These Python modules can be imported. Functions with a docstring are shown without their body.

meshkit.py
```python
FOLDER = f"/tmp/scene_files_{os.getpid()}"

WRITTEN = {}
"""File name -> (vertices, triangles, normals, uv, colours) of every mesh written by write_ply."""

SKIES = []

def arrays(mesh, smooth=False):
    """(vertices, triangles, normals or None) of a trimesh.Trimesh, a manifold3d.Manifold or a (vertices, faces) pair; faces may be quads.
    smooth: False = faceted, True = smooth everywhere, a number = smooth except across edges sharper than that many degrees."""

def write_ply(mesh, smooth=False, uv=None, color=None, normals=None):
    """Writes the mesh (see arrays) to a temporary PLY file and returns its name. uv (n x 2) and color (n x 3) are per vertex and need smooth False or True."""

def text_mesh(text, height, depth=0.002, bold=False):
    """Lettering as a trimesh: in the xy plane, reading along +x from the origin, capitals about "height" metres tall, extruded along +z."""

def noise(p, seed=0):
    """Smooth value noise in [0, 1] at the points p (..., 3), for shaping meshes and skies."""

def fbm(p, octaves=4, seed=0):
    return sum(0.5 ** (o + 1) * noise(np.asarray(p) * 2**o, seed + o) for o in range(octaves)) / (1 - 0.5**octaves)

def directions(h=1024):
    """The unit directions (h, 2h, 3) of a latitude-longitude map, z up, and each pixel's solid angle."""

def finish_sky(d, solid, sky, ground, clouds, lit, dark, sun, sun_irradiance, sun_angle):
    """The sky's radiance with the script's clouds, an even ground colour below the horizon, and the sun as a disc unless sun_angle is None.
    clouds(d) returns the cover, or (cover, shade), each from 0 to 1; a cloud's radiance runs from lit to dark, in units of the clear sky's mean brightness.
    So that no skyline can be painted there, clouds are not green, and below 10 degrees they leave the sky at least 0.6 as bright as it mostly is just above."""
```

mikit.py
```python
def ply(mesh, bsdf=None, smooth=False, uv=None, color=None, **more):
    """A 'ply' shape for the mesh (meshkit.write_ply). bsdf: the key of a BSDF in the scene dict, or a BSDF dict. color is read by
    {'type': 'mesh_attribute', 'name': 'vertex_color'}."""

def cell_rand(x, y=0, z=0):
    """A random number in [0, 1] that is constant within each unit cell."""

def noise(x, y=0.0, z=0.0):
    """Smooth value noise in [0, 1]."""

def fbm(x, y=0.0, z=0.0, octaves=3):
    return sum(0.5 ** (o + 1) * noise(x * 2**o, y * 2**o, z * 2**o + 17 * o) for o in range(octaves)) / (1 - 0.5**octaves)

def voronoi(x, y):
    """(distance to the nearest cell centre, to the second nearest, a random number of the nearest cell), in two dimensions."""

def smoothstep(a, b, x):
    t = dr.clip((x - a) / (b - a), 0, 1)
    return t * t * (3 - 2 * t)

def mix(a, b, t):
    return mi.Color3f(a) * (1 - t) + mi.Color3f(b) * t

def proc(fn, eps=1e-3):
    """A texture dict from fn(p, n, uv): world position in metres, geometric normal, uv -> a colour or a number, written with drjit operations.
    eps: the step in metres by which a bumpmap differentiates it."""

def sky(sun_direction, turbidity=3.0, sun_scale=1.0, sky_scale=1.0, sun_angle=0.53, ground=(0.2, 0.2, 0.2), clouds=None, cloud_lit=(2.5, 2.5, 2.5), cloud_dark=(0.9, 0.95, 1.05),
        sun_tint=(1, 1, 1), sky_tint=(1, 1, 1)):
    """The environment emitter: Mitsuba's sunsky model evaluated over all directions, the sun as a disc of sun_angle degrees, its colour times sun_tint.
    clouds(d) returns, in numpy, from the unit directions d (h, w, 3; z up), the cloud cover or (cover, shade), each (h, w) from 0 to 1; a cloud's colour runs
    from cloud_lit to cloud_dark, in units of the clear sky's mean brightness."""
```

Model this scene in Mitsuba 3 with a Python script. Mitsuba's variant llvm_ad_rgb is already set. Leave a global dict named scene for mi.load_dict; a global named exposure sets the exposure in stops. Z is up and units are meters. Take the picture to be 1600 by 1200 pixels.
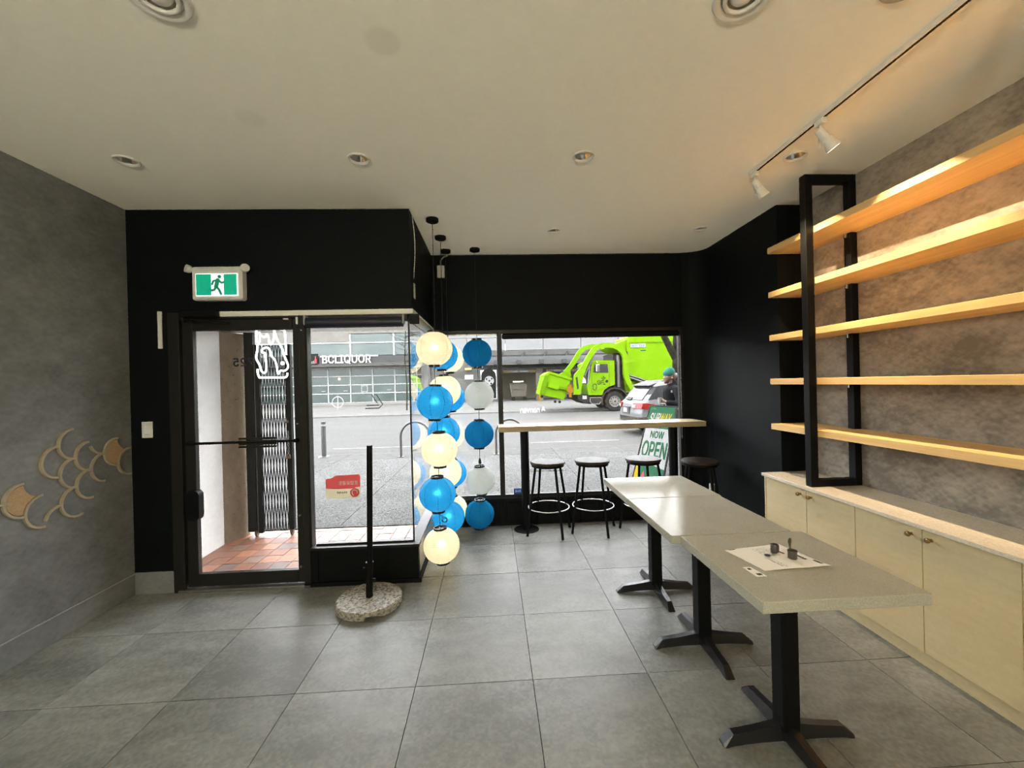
import math, random
import numpy as np
import trimesh, manifold3d as m3
import shapely.geometry as sg
import shapely.ops as so
import drjit as dr
import mitsuba as mi
import mikit, meshkit
from mikit import fbm, noise, cell_rand, smoothstep, mix, proc, voronoi

random.seed(7); rng = np.random.default_rng(7)
T4 = mi.ScalarTransform4f
_mix = mix


def mix(a, b, t):
    return _mix([float(x) for x in a], [float(x) for x in b], t)


scene, labels = {}, {}
PI = math.pi

# ------------------------------------------------------------------ camera, sky, exposure
EYE = np.array([0.0, 0.0, 1.5566])
YAW, PITCH, ROLL, FPX = 0.04871, -0.00229, -0.02469, 642.96
_f = np.array([math.sin(YAW) * math.cos(PITCH), math.cos(YAW) * math.cos(PITCH), math.sin(PITCH)])
_r = np.array([math.cos(YAW), -math.sin(YAW), 0.0])
_u = np.cross(_r, _f)
_u = -_r * math.sin(ROLL) + _u * math.cos(ROLL)
scene['camera'] = {'type': 'perspective', 'fov': math.degrees(2 * math.atan(800 / FPX)), 'fov_axis': 'x', 'near_clip': 0.05, 'far_clip': 400.0,
                   'to_world': T4().look_at(origin=EYE.tolist(), target=(EYE + _f).tolist(), up=_u.tolist())}
exposure = 1.15


def cloud_cover(d):
    n = meshkit.fbm(d * 3.0) if hasattr(meshkit, 'fbm') else meshkit.noise(d * 3.0)
    return np.full(d.shape[:2], 1.0), np.clip((n - 0.35) * 0.9, 0, 0.5)


SKY = 14.0
scene['sky'] = mikit.sky((0.35, -0.45, 0.82), turbidity=6.0, sun_scale=0.0, sky_scale=SKY, ground=(0.25, 0.25, 0.25),
                         clouds=cloud_cover, cloud_lit=(2.55, 2.6, 2.65), cloud_dark=(1.7, 1.75, 1.85))
TRACK_POWER, PENDANT_POWER, LANTERN_POWER = 5.4, 80.0, 0.24


# ------------------------------------------------------------------ helpers
def lin(r, g, b):
    c = np.array([r, g, b]) / 255.0
    return [float(x) for x in np.where(c < 0.04045, c / 12.92, ((c + 0.055) / 1.055) ** 2.4)]


def rgb(c):
    return {'type': 'rgb', 'value': [float(x) for x in c]}


def mat(key, color, rough=0.5, metallic=0.0, spec=0.5, two=True, **more):
    col = proc(color) if callable(color) else (color if isinstance(color, dict) else rgb(color))
    b = {'type': 'principled', 'base_color': col, 'roughness': rough, 'metallic': metallic, 'specular': spec, **more}
    scene[key] = {'type': 'twosided', 'bsdf': b} if two else b
    return key


def box(x0, x1, y0, y1, z0, z1, b=0.0):
    x0, x1 = min(x0, x1), max(x0, x1); y0, y1 = min(y0, y1), max(y0, y1); z0, z1 = min(z0, z1), max(z0, z1)
    if b <= 0:
        m = trimesh.creation.box((x1 - x0, y1 - y0, z1 - z0))
        m.apply_translation(((x0 + x1) / 2, (y0 + y1) / 2, (z0 + z1) / 2))
        return m
    b = min(b, (x1 - x0) * .45, (y1 - y0) * .45, (z1 - z0) * .45)
    pts = []
    for sx in (0, 1):
        for sy in (0, 1):
            for sz in (0, 1):
                X, Y, Z = (x0, x1)[sx], (y0, y1)[sy], (z0, z1)[sz]
                dx, dy, dz = (b, -b)[sx], (b, -b)[sy], (b, -b)[sz]
                pts += [(X, Y + dy, Z + dz), (X + dx, Y, Z + dz), (X + dx, Y + dy, Z)]
    return trimesh.convex.convex_hull(np.array(pts))


def cat(*ms):
    flat = []
    for m in ms:
        flat += list(m) if isinstance(m, (list, tuple)) else [m]
    return trimesh.util.concatenate(flat)


def frames(p):
    p = np.asarray(p, float)
    t = np.gradient(p, axis=0) if len(p) > 2 else np.repeat((p[1] - p[0])[None], 2, 0)
    t /= np.linalg.norm(t, axis=1, keepdims=True) + 1e-12
    a = np.cross(t[0], [0, 0, 1.0] if abs(t[0][2]) < 0.9 else [1.0, 0, 0]); a /= np.linalg.norm(a)
    A = [a]
    for k in range(1, len(p)):
        a = A[-1] - t[k] * (A[-1] @ t[k]); a /= np.linalg.norm(a) + 1e-12; A.append(a)
    A = np.array(A)
    return t, A, np.cross(t, A)


def tube(p, r, n=12, caps=True, closed=False):
    p = np.asarray(p, float)
    if closed:
        p = np.vstack([p, p[:1]])
    t, a, b = frames(p)
    if closed:
        tt = p[1] - p[-2]; t[0] = t[-1] = tt / np.linalg.norm(tt)
    rr = np.broadcast_to(r, (len(p),))[:, None, None]
    ang = np.arange(n) * 2 * PI / n
    v = p[:, None] + rr * (np.cos(ang)[None, :, None] * a[:, None] + np.sin(ang)[None, :, None] * b[:, None])
    i, j = np.meshgrid(np.arange(len(p) - 1), np.arange(n), indexing='ij')
    q = np.stack([i * n + j, i * n + (j + 1) % n, (i + 1) * n + (j + 1) % n, (i + 1) * n + j], -1).reshape(-1, 4)
    f = np.vstack([q[:, [0, 1, 2]], q[:, [0, 2, 3]]])
    V = v.reshape(-1, 3)
    if caps and not closed:
        c0, c1 = len(V), len(V) + 1
        V = np.vstack([V, p[:1], p[-1:]])
        k = np.arange(n); L = (len(p) - 1) * n
        f = np.vstack([f, np.stack([(k + 1) % n, k, k * 0 + c0], 1), np.stack([L + k, L + (k + 1) % n, k * 0 + c1], 1)])
    return trimesh.Trimesh(V, f, process=False)


def ring(c, R, r, n=40, m=8, axis=2, arc=(0, 2 * PI)):
    full = abs(arc[1] - arc[0] - 2 * PI) < 1e-6
    a = np.linspace(arc[0], arc[1], n, endpoint=not full)
    u, v = [k for k in range(3) if k != axis]
    p = np.tile(np.asarray(c, float), (n, 1)); p[:, u] += R * np.cos(a); p[:, v] += R * np.sin(a)
    return tube(p, r, m, closed=full)


def lathe(profile, n=32, c=(0, 0, 0)):
    pr = np.asarray(profile, float)
    a = np.arange(n) * 2 * PI / n
    v = np.stack([pr[:, None, 0] * np.cos(a), pr[:, None, 0] * np.sin(a), np.repeat(pr[:, 1:2], n, 1)], -1)
    i, j = np.meshgrid(np.arange(len(pr) - 1), np.arange(n), indexing='ij')
    q = np.stack([i * n + j, i * n + (j + 1) % n, (i + 1) * n + (j + 1) % n, (i + 1) * n + j], -1).reshape(-1, 4)
    m = trimesh.Trimesh(v.reshape(-1, 3) + np.asarray(c, float), np.vstack([q[:, [0, 1, 2]], q[:, [0, 2, 3]]]), process=False)
    return m


def disc(c, r, h, n=32, axis=2):
    m = trimesh.creation.cylinder(r, h, sections=n)
    if axis == 1: m.apply_transform(trimesh.transformations.rotation_matrix(PI / 2, (1, 0, 0)))
    if axis == 0: m.apply_transform(trimesh.transformations.rotation_matrix(PI / 2, (0, 1, 0)))
    m.apply_translation(c)
    return m


def prism(poly, a, b, axis='y'):
    """poly extruded: axis y -> poly is (x,z); axis x -> poly is (y,z); axis z -> poly is (x,y)."""
    P = poly if isinstance(poly, (sg.Polygon, sg.MultiPolygon)) else sg.Polygon(poly)
    if not P.is_valid: P = P.buffer(0)
    ms = []
    for g in getattr(P, 'geoms', [P]):
        m = trimesh.creation.extrude_polygon(g, abs(b - a), engine='earcut')
        v = np.array(m.vertices); lo = min(a, b)
        if axis == 'y': m.vertices = np.stack([v[:, 0], v[:, 2] + lo, v[:, 1]], 1); m.invert()
        elif axis == 'x': m.vertices = np.stack([v[:, 2] + lo, v[:, 0], v[:, 1]], 1)
        else: m.vertices = np.stack([v[:, 0], v[:, 1], v[:, 2] + lo], 1)
        ms.append(m)
    return cat(ms)


def rrect(x0, x1, z0, z1, r):
    return sg.box(x0 + r, z0 + r, x1 - r, z1 - r).buffer(r, quad_segs=4)


def quad(p):
    return trimesh.Trimesh(np.array(p, float), [[0, 1, 2], [0, 2, 3]], process=False)


def move(m, t=(0, 0, 0), rz=0.0, rx=0.0, ry=0.0):
    m = m.copy()
    if rx: m.apply_transform(trimesh.transformations.rotation_matrix(rx, (1, 0, 0)))
    if ry: m.apply_transform(trimesh.transformations.rotation_matrix(ry, (0, 1, 0)))
    if rz: m.apply_transform(trimesh.transformations.rotation_matrix(rz, (0, 0, 1)))
    m.apply_translation(t)
    return m


def text(s, h, x, y, z, width=None, mirror=False, bold=True, depth=0.004, rz=0.0):
    """Lettering standing upright, read from -y, lower left corner at (x,y,z)."""
    m = meshkit.text_mesh(s, h, depth, bold)
    v = np.array(m.vertices)
    if width: v[:, 0] *= width / (v[:, 0].max() - v[:, 0].min())
    if mirror: v[:, 0] = v[:, 0].max() - v[:, 0]
    V = np.stack([v[:, 0], -v[:, 2], v[:, 1]], 1)
    m = trimesh.Trimesh(V, m.faces, process=False)
    return move(m, (x, y, z), rz)


def man(m):
    return m3.Manifold(m3.Mesh(np.asarray(m.vertices, np.float32), np.asarray(m.faces, np.uint32)))


def unman(m):
    k = m.to_mesh()
    return trimesh.Trimesh(k.vert_properties[:, :3], k.tri_verts, process=False)


def limbs(bones, edge=0.02, smooth=6):
    """bones: list of (p0, r0, p1, r1): hulls of spheres, united, refined and smoothed."""
    parts = []
    for p0, r0, p1, r1 in bones:
        s0 = m3.Manifold.sphere(r0, 20).translate(list(map(float, p0)))
        s1 = m3.Manifold.sphere(r1, 20).translate(list(map(float, p1)))
        parts.append(m3.Manifold.batch_hull([s0, s1]))
    u = m3.Manifold.batch_boolean(parts, m3.OpType.Add).refine_to_length(edge)
    t = unman(u); t.merge_vertices()
    trimesh.smoothing.filter_taubin(t, 0.5, -0.53, smooth)
    return t


used = {}


def key_of(name, parent=None):
    base = name if parent is None else parent + '__' + name
    n = used.get(base)
    used[base] = 0 if n is None else n + 1
    return base if n is None else f'{base}_{n + 1:03d}'


def label(key, text_, cat_=None, group=None, kind=None):
    d = {}
    if text_: d['label'] = text_
    if cat_: d['category'] = cat_
    if group: d['group'] = group
    if kind: d['kind'] = kind
    labels[key] = d
    return key


def thing(name, text_, cat_, group=None):
    return label(key_of(name), text_, cat_, group)


def part(parent, name, mesh, m=None, text_=None, smooth=False, kind=None, at=None, **more):
    k = key_of(name, parent)
    d = mesh if isinstance(mesh, dict) else mikit.ply(mesh, m, smooth=smooth, **more)
    if at is not None: d = {**d, 'to_world': at}
    scene[k] = d
    if text_ or kind: label(k, text_, kind=kind)
    return k


def solo(name, mesh, m, text_, cat_, group=None, smooth=False, **more):
    k = thing(name, text_, cat_, group)
    scene[k] = mikit.ply(mesh, m, smooth=smooth, **more)
    return k


def struct(name, mesh, m, text_=None, smooth=False):
    k = key_of(name)
    if mesh is not None: scene[k] = mikit.ply(mesh, m, smooth=smooth)
    label(k, text_, kind='structure')
    return k


# ------------------------------------------------------------------ materials
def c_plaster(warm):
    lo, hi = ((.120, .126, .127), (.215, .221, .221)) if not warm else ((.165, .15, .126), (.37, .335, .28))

    def fn(p, n, uv):
        a = fbm(p.x * 1.9 + 3, p.y * 1.9, p.z * 1.9, 4)
        b = fbm(p.x * 9, p.y * 9 + 9, p.z * 10, 4)
        c = fbm(p.x * 42, p.y * 42, p.z * 46, 2)
        t = dr.clip((a - .5) * 1.5 + (b - .5) * (1.3 if warm else .8) + (c - .5) * (.9 if warm else .5) + .42, 0, 1)
        return mix(lo, hi, t)
    return fn


mat('m_plaster_gray', c_plaster(False), .75, spec=.3)
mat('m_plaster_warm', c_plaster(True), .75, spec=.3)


def c_floor(p, n, uv):
    i, j = dr.floor((p.x + 1.654) / .61), dr.floor((p.y - 1.537) / .61)
    r = cell_rand(i, j, 3)
    x, y = p.x + r * 13, p.y + r * 29
    a = fbm(x * 1.2 + y * .5, y * 2.6, 1., 4)
    b = fbm(x * 6 + y * 2, y * 14 - x * 3, 5., 3)
    c = fbm(x * 70, y * 70, 2., 2)
    t = dr.clip((a - .5) * 1.2 + (b - .5) * .6 + (c - .5) * .6 + .45 + (r - .5) * .18, 0, 1)
    return mix((.125, .128, .118), (.255, .258, .240), t)


mat('m_floor', c_floor, .42, spec=.45)
mat('m_grout', (.035, .035, .033), .8)
mat('m_ceiling', lambda p, n, uv: mix((.85, .835, .72), (.88, .865, .75), fbm(p.x * 40, p.y * 40, 1., 2)) *
    (1 - .10 * (1 - smoothstep(.055, .085, dr.sqrt(dr.square(p.x + .41) + dr.square(p.y - 1.705)))) -
     .05 * (1 - smoothstep(.05, .09, dr.sqrt(dr.square(p.x + 1.22) + dr.square(p.y - 2.2))))), .9, spec=.2)
mat('m_black_paint', lambda p, n, uv: mix((.0010, .0022, .0030), (.0028, .0044, .0053), fbm(p.x * 3, p.y * 3, p.z * 3, 3)), .65, spec=.14)
mat('m_black_metal', (.0035, .004, .0045), .5, spec=.12)
mat('m_black_gloss', (.010, .010, .012), .25, spec=.5)
mat('m_bronze', (.014, .013, .0115), .38, spec=.25)
mat('m_steel', (.55, .55, .55), .3, 1.0)
mat('m_aluminium', (.42, .42, .41), .42, 1.0)
mat('m_gray_paint', (.30, .30, .29), .5)
mat('m_white_plastic', (.70, .68, .62), .45)
mat('m_ledge', (.13, .13, .128), .5)
mat('m_trim_cream', (.80, .78, .68), .5)
mat('m_rubber', (.015, .015, .015), .7)
mat('m_brass', (.36, .24, .12), .28, 1.0)


def c_wood(axis, lo, hi):
    def fn(p, n, uv):
        l = p.y if axis == 'y' else p.x
        q = p.x if axis == 'y' else p.y
        g = fbm(l * 1.8, q * 26 + p.z * 26, 3., 3)
        h = fbm(l * 9, q * 140, p.z * 140, 2)
        s = noise(dr.floor(q * 14), dr.floor(l * .9), dr.floor(p.z * 3))
        return mix(lo, hi, dr.clip((g - .5) * 1.2 + (h - .5) * .6 + .5 + (s - .5) * .15, 0, 1))
    return fn


mat('m_shelf_wood', c_wood('y', (.60, .40, .165), (.72, .50, .225)), .5, spec=.35)
mat('m_bar_wood', c_wood('x', (.40, .30, .18), (.56, .45, .30)), .4, spec=.15)
mat('m_cabinet', lambda p, n, uv: mix((.50, .405, .235), (.60, .495, .30), fbm(p.x * 5 + p.z * 6, p.y * 6, p.z * 45, 3) * .5 + fbm(p.x * 50, p.y * 60, p.z * 60, 2) * .5), .55, spec=.3)
mat('m_quartz', lambda p, n, uv: mix((.41, .395, .32), (.56, .545, .46), dr.clip(fbm(p.x * 330, p.y * 330, p.z * 330, 2) * 1.5 - .3 + (fbm(p.x * 9, p.y * 9, 1., 2) - .5) * .3, 0, 1)), .14, spec=.05)
mat('m_countertop', lambda p, n, uv: mix((.52, .47, .38), (.66, .61, .51), dr.clip(fbm(p.x * 170, p.y * 170, p.z * 160, 2) * 1.5 - .25, 0, 1)), .22, spec=.5)
mat('m_seat', lambda p, n, uv: mix((.020, .015, .011), (.038, .028, .020), fbm(p.x * 8, p.y * 90, p.z * 10, 3)), .48, spec=.22)
mat('m_paper', (.88, .85, .77), .8)
mat('m_ink', (.05, .045, .04), .7)
mat('m_dark_metal', (.12, .11, .10), .35, .9)
mat('m_terrazzo', lambda p, n, uv: mix((.12, .11, .095), (.44, .41, .35), dr.clip(fbm(p.x * 90, p.y * 90, p.z * 90, 2) * 2.2 - .55, 0, 1)), .6)
mat('m_scale_wood', lambda p, n, uv: mix((.30, .25, .165), (.40, .335, .23), fbm(p.x * 20, p.y * 30, p.z * 30, 2)), .6)
mat('m_cork', lambda p, n, uv: mix((.34, .22, .105), (.46, .31, .165), fbm(p.x * 120, p.y * 120, p.z * 120, 2)), .8)
scene['m_glass'] = {'type': 'thindielectric', 'int_ior': 1.5}
mat('m_chrome_cup', (.82, .80, .76), .15, 1.0)
mat('m_exit_green', (.004, .22, .12), .5)
mat('m_white', (.78, .78, .76), .5)
mat('m_white_out', (0.2263, 0.2263, 0.224), .6, spec=.08)
mat('m_red', (.55, .04, .06), .5, spec=.08)
mat('m_blue_print', (.03, .10, .45), .5)
scene['m_sticker_red'] = {'type': 'principledthin', 'base_color': rgb((.85, .24, .27)), 'roughness': .7, 'diff_trans': 1.3}
scene['m_sticker_cream'] = {'type': 'principledthin', 'base_color': rgb((.72, .68, .57)), 'roughness': .7, 'diff_trans': 1.1}
scene['m_decal'] = {'type': 'principledthin', 'base_color': rgb((.9, .9, .9)), 'roughness': .8, 'diff_trans': 1.2}
mat('m_navy', (.008, .010, .022), .45)


# ------------------------------------------------------------------ the room
XL, XR, XN, YF, YB, H = -2.785, 2.585, 2.36, 3.31, 4.50, 2.963      # left wall, right wall, niche wall, door wall, window wall, ceiling
YREAR = -4.6

fl = struct('floor', box(XL - .15, XR + .15, YREAR - .1, YF + .07, -.20, -.012), 'm_grout', 'grey stone-look tiled floor with thin dark joints')
struct('floor_bay', box(-.70, XR + .15, YF + .07, YB + .08, -.20, -.012), 'm_grout')
room = so.unary_union([sg.box(XL, YREAR, XR, YF + .02), sg.box(-.64, YF, XN, YB)])
for i in range(-2, 8):
    for j in range(-11, 5):
        x0, y0 = -1.654 + .61 * i, 1.537 + .61 * j
        g = sg.box(x0 + .0018, y0 + .0018, x0 + .61 - .0018, y0 + .61 - .0018).intersection(room)
        if g.is_empty or g.area < 1e-4: continue
        part(fl, 'tile', prism(g, -.02, float(rng.uniform(-.0006, .0006)), 'z'), 'm_floor')

DOWN = [(-2.178, 2.608, .052), (-.784, 2.582, .052), (.604, 2.548, .052), (1.975, 2.543, .052), (.607, 3.796, .045), (1.987, 3.772, .045)]
EYES = [(-1.155, 1.52, .082), (.964, 1.475, .082)]
cp = sg.box(XL - .15, YREAR - .1, XR + .15, YB + .1)
for x, y, r in DOWN + EYES:
    cp = cp.difference(sg.Point(x, y).buffer(r, quad_segs=12))
struct('ceiling', prism(cp, H, H + .05, 'z'), 'm_ceiling', 'off-white plaster ceiling with recessed downlights')
struct('ceiling_slab', box(XL - .15, XR + .15, YREAR - .1, YB + .1, H + .19, H + .25), 'm_black_paint')

struct('wall_left', box(XL - .15, XL, YREAR - .1, YF + .1, 0, H + .2), 'm_plaster_gray', 'mottled grey concrete-look wall on the left')
struct('wall_right', box(XR, XR + .15, YREAR - .1, 3.27, 0, H + .2), 'm_plaster_warm', 'mottled grey concrete-look wall behind the shelves')
struct('wall_rear', box(XL - .1, XR + .1, YREAR - .12, YREAR, 0, H + .2), 'm_plaster_gray')
bb = struct('baseboard_left', box(XL, XL + .008, YREAR, YF, 0, .158, .002), 'm_plaster_gray', 'low grey baseboard along the left wall')
part(bb, 'lip', box(XL, XL + .010, YREAR, YF, .158, .1625), 'm_gray_paint')
struct('baseboard_front', box(XL + .008, -2.475, YF - .012, YF, 0, .168, .002), 'm_plaster_gray', 'grey baseboard piece under the black wall beside the door')

# black door wall and its header
struct('wall_front', cat(box(XL - .1, -2.47, YF, YF + .10, 0, H + .2), box(-2.47, -.625, YF, YF + .10, 2.168, H + .2)), 'm_black_paint', 'black painted wall above and beside the glass door')
struct('wall_return', box(-.725, -.625, YF + .10, YB + .1, 2.168, H + .2), 'm_black_paint', 'black painted side of the entrance bulkhead')
struct('wall_back', cat(box(-.625, 2.15, YB, YB + .1, 2.14, H + .2), box(2.14, 2.7, YB, YB + .1, 0, H + .2)), 'm_black_paint', 'black painted wall above the shop window')
th = np.linspace(0, PI / 2, 9)
colp = [(2.14, YB + .05), (2.14, YB - .005)] + [(2.16 + .20 * math.sin(a), 4.31 + .18 * math.cos(a)) for a in th] + [(2.37, 4.3), (2.37, YB + .05)]
struct('wall_column', prism(colp, 0, H, 'z'), 'm_black_paint', 'rounded black column beside the shop window', smooth=25)
struct('wall_niche', cat(box(XN, XN + .1, 3.265, YB + .1, 0, H + .2), box(XN, XR + .1, 3.265, 3.365, 0, H + .2)), 'm_black_paint', 'black painted side wall between window and shelves')

# low walls under the glass
bk = struct('trim_1', box(-1.435, -.625, YF, YF + .09, 0, .289), 'm_black_metal', 'black panel below the glass beside the door')
part(bk, 'sill', box(-1.46, -.600, YF - .045, YF + .05, .289, .309, .003), 'm_bronze')
part(bk, 'kick_strip', box(-1.50, -.595, YF - .03, YF + .001, 0, .03, .003), 'm_black_metal')
part(bk, 'panel_frame', cat(box(-1.455, -1.40, YF - .008, YF, .03, .289), box(-.65, -.615, YF - .008, YF, .03, .289)), 'm_black_metal')
bk = struct('trim_2', box(-.70, -.625, YF + .09, YB + .02, 0, .285), 'm_gray_paint', 'grey panel below the side glass behind the lanterns')
part(bk, 'ledge', box(-.70, -.606, YF - .02, YB, .285, .309, .003), 'm_ledge')
part(bk, 'kick_strip', box(-.625, -.60, YF - .02, YB, 0, .035, .003), 'm_black_metal')
bk = struct('trim_3', box(-.625, 2.15, YB, YB + .08, 0, .29), 'm_black_metal', 'black panels below the shop window')
for x0, x1 in ((-.60, .05), (.13, .60), (.66, 1.14), (1.20, 1.68), (1.74, 2.12)):
    part(bk, 'panel', box(x0, x1, YB - .012, YB, .04, .255, .004), 'm_black_metal')
part(bk, 'sill', box(-.625, 2.15, YB - .006, YB + .05, .29, .312, .003), 'm_bronze')

# shop window
w = struct('window_1', box(-.625, 2.15, YB, YB + .06, 2.098, 2.142, .003), 'm_bronze', 'wide shop window with dark bronze frame onto the street')
part(w, 'mullion', box(.065, .117, YB - .005, YB + .07, .31, 2.11, .003), 'm_bronze')
part(w, 'jamb', box(2.10, 2.145, YB - .005, YB + .07, .31, 2.12, .003), 'm_bronze')
part(w, 'corner_post', box(-.632, -.612, YB + .01, YB + .05, .31, 2.1, .002), 'm_gray_paint')
part(w, 'bottom_rail', box(-.612, 2.10, YB + .005, YB + .05, .312, .335, .003), 'm_bronze')
part(w, 'bead', cat(box(-.61, .06, YB - .004, YB + .004, 2.085, 2.098), box(.12, 2.10, YB - .004, YB + .004, 2.085, 2.098)), 'm_aluminium')
part(w, 'pane', quad([(-.612, YB + .04, .33), (.07, YB + .04, .33), (.07, YB + .04, 2.1), (-.612, YB + .04, 2.1)]), 'm_glass')
part(w, 'pane', quad([(.11, YB + .04, .33), (2.11, YB + .04, .33), (2.11, YB + .04, 2.1), (.11, YB + .04, 2.1)]), 'm_glass')
part(w, 'side_channel', cat(box(2.085, 2.10, YB - .02, YB - .002, .33, 2.08, .002)), 'm_bronze')

# glass beside the door and the side glass
w = struct('window_2', box(-1.425, -.66, YF + .005, YF + .055, 2.075, 2.13, .003), 'm_bronze', 'glass panel between the door and the glass corner')
part(w, 'jamb', box(-1.452, -1.440, YF - .01, YF + .06, .305, 2.13, .002), 'm_bronze')
part(w, 'bead', box(-1.418, -.66, YF + .01, YF + .05, .309, .322, .002), 'm_bronze')
part(w, 'pane', quad([(-1.445, YF + .03, .31), (-.655, YF + .03, .31), (-.655, YF + .03, 2.09), (-1.445, YF + .03, 2.09)]), 'm_glass')
part(w, 'corner_joint', box(-.661, -.651, YF + .022, YF + .038, .31, 2.10), 'm_rubber')
w = struct('window_3', box(-.69, -.63, YF + .06, YB, 2.10, 2.168, .003), 'm_bronze', 'side glass running from the entrance corner to the shop window')
part(w, 'pane', quad([(-.655, YF + .03, .31), (-.655, YB + .04, .31), (-.655, YB + .04, 2.11), (-.655, YF + .03, 2.11)]), 'm_glass')

# door
d = struct('door_1', cat(box(-2.485, -2.40, YF - .02, YF + .09, 0, 2.165, .004), box(-1.50, -1.45, YF - .02, YF + .09, 0, 2.126, .004), box(-2.40, -1.50, YF - .015, YF + .09, 2.108, 2.126, .003), box(-2.40, -1.45, YF + .001, YF + .09, 2.12, 2.168)), 'm_bronze', 'glass shop door with dark bronze frame')
part(d, 'stile', box(-2.395, -2.315, YF + .005, YF + .05, .03, 2.11, .004), 'm_bronze')
part(d, 'stile', box(-1.556, -1.505, YF + .005, YF + .05, .03, 2.11, .004), 'm_bronze')
part(d, 'top_rail', box(-2.315, -1.556, YF + .005, YF + .05, 2.022, 2.11, .004), 'm_bronze')
part(d, 'bottom_rail', box(-2.315, -1.556, YF + .005, YF + .05, .03, .128, .004), 'm_bronze')
part(d, 'pane', quad([(-2.32, YF + .03, .12), (-1.55, YF + .03, .12), (-1.55, YF + .03, 2.03), (-2.32, YF + .03, 2.03)]), 'm_glass')
pb = part(d, 'push_bar', box(-2.36, -1.52, YF - .045, YF - .03, 1.142, 1.160, .004), 'm_black_metal')
part(pb, 'bracket', cat(box(-2.36, -2.335, YF - .04, YF + .01, 1.138, 1.164, .003), box(-1.55, -1.525, YF - .04, YF + .01, 1.138, 1.164, .003)), 'm_black_metal')
for k in range(4):
    part(pb, 'grip_rib', box(-1.955, -1.67, YF - .055, YF - .045, 1.108 + .021 * k, 1.124 + .021 * k, .003), 'm_bronze')
part(d, 'lock_guard', prism(rrect(-2.36, -2.262, .562, .79, .035), YF - .05, YF + .005, 'y'), 'm_black_metal', 'black rounded lock cover')
cl = part(d, 'door_closer', box(-2.36, -2.09, YF - .075, YF - .012, 2.11, 2.175, .012), 'm_black_metal', 'black door closer')
part(cl, 'arm', cat(tube([(-2.34, YF - .05, 2.10), (-2.22, YF - .14, 2.085), (-2.02, YF - .02, 2.075)], .008, 8), disc((-2.34, YF - .05, 2.10), .018, .03)), 'm_black_metal', smooth=40)
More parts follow.
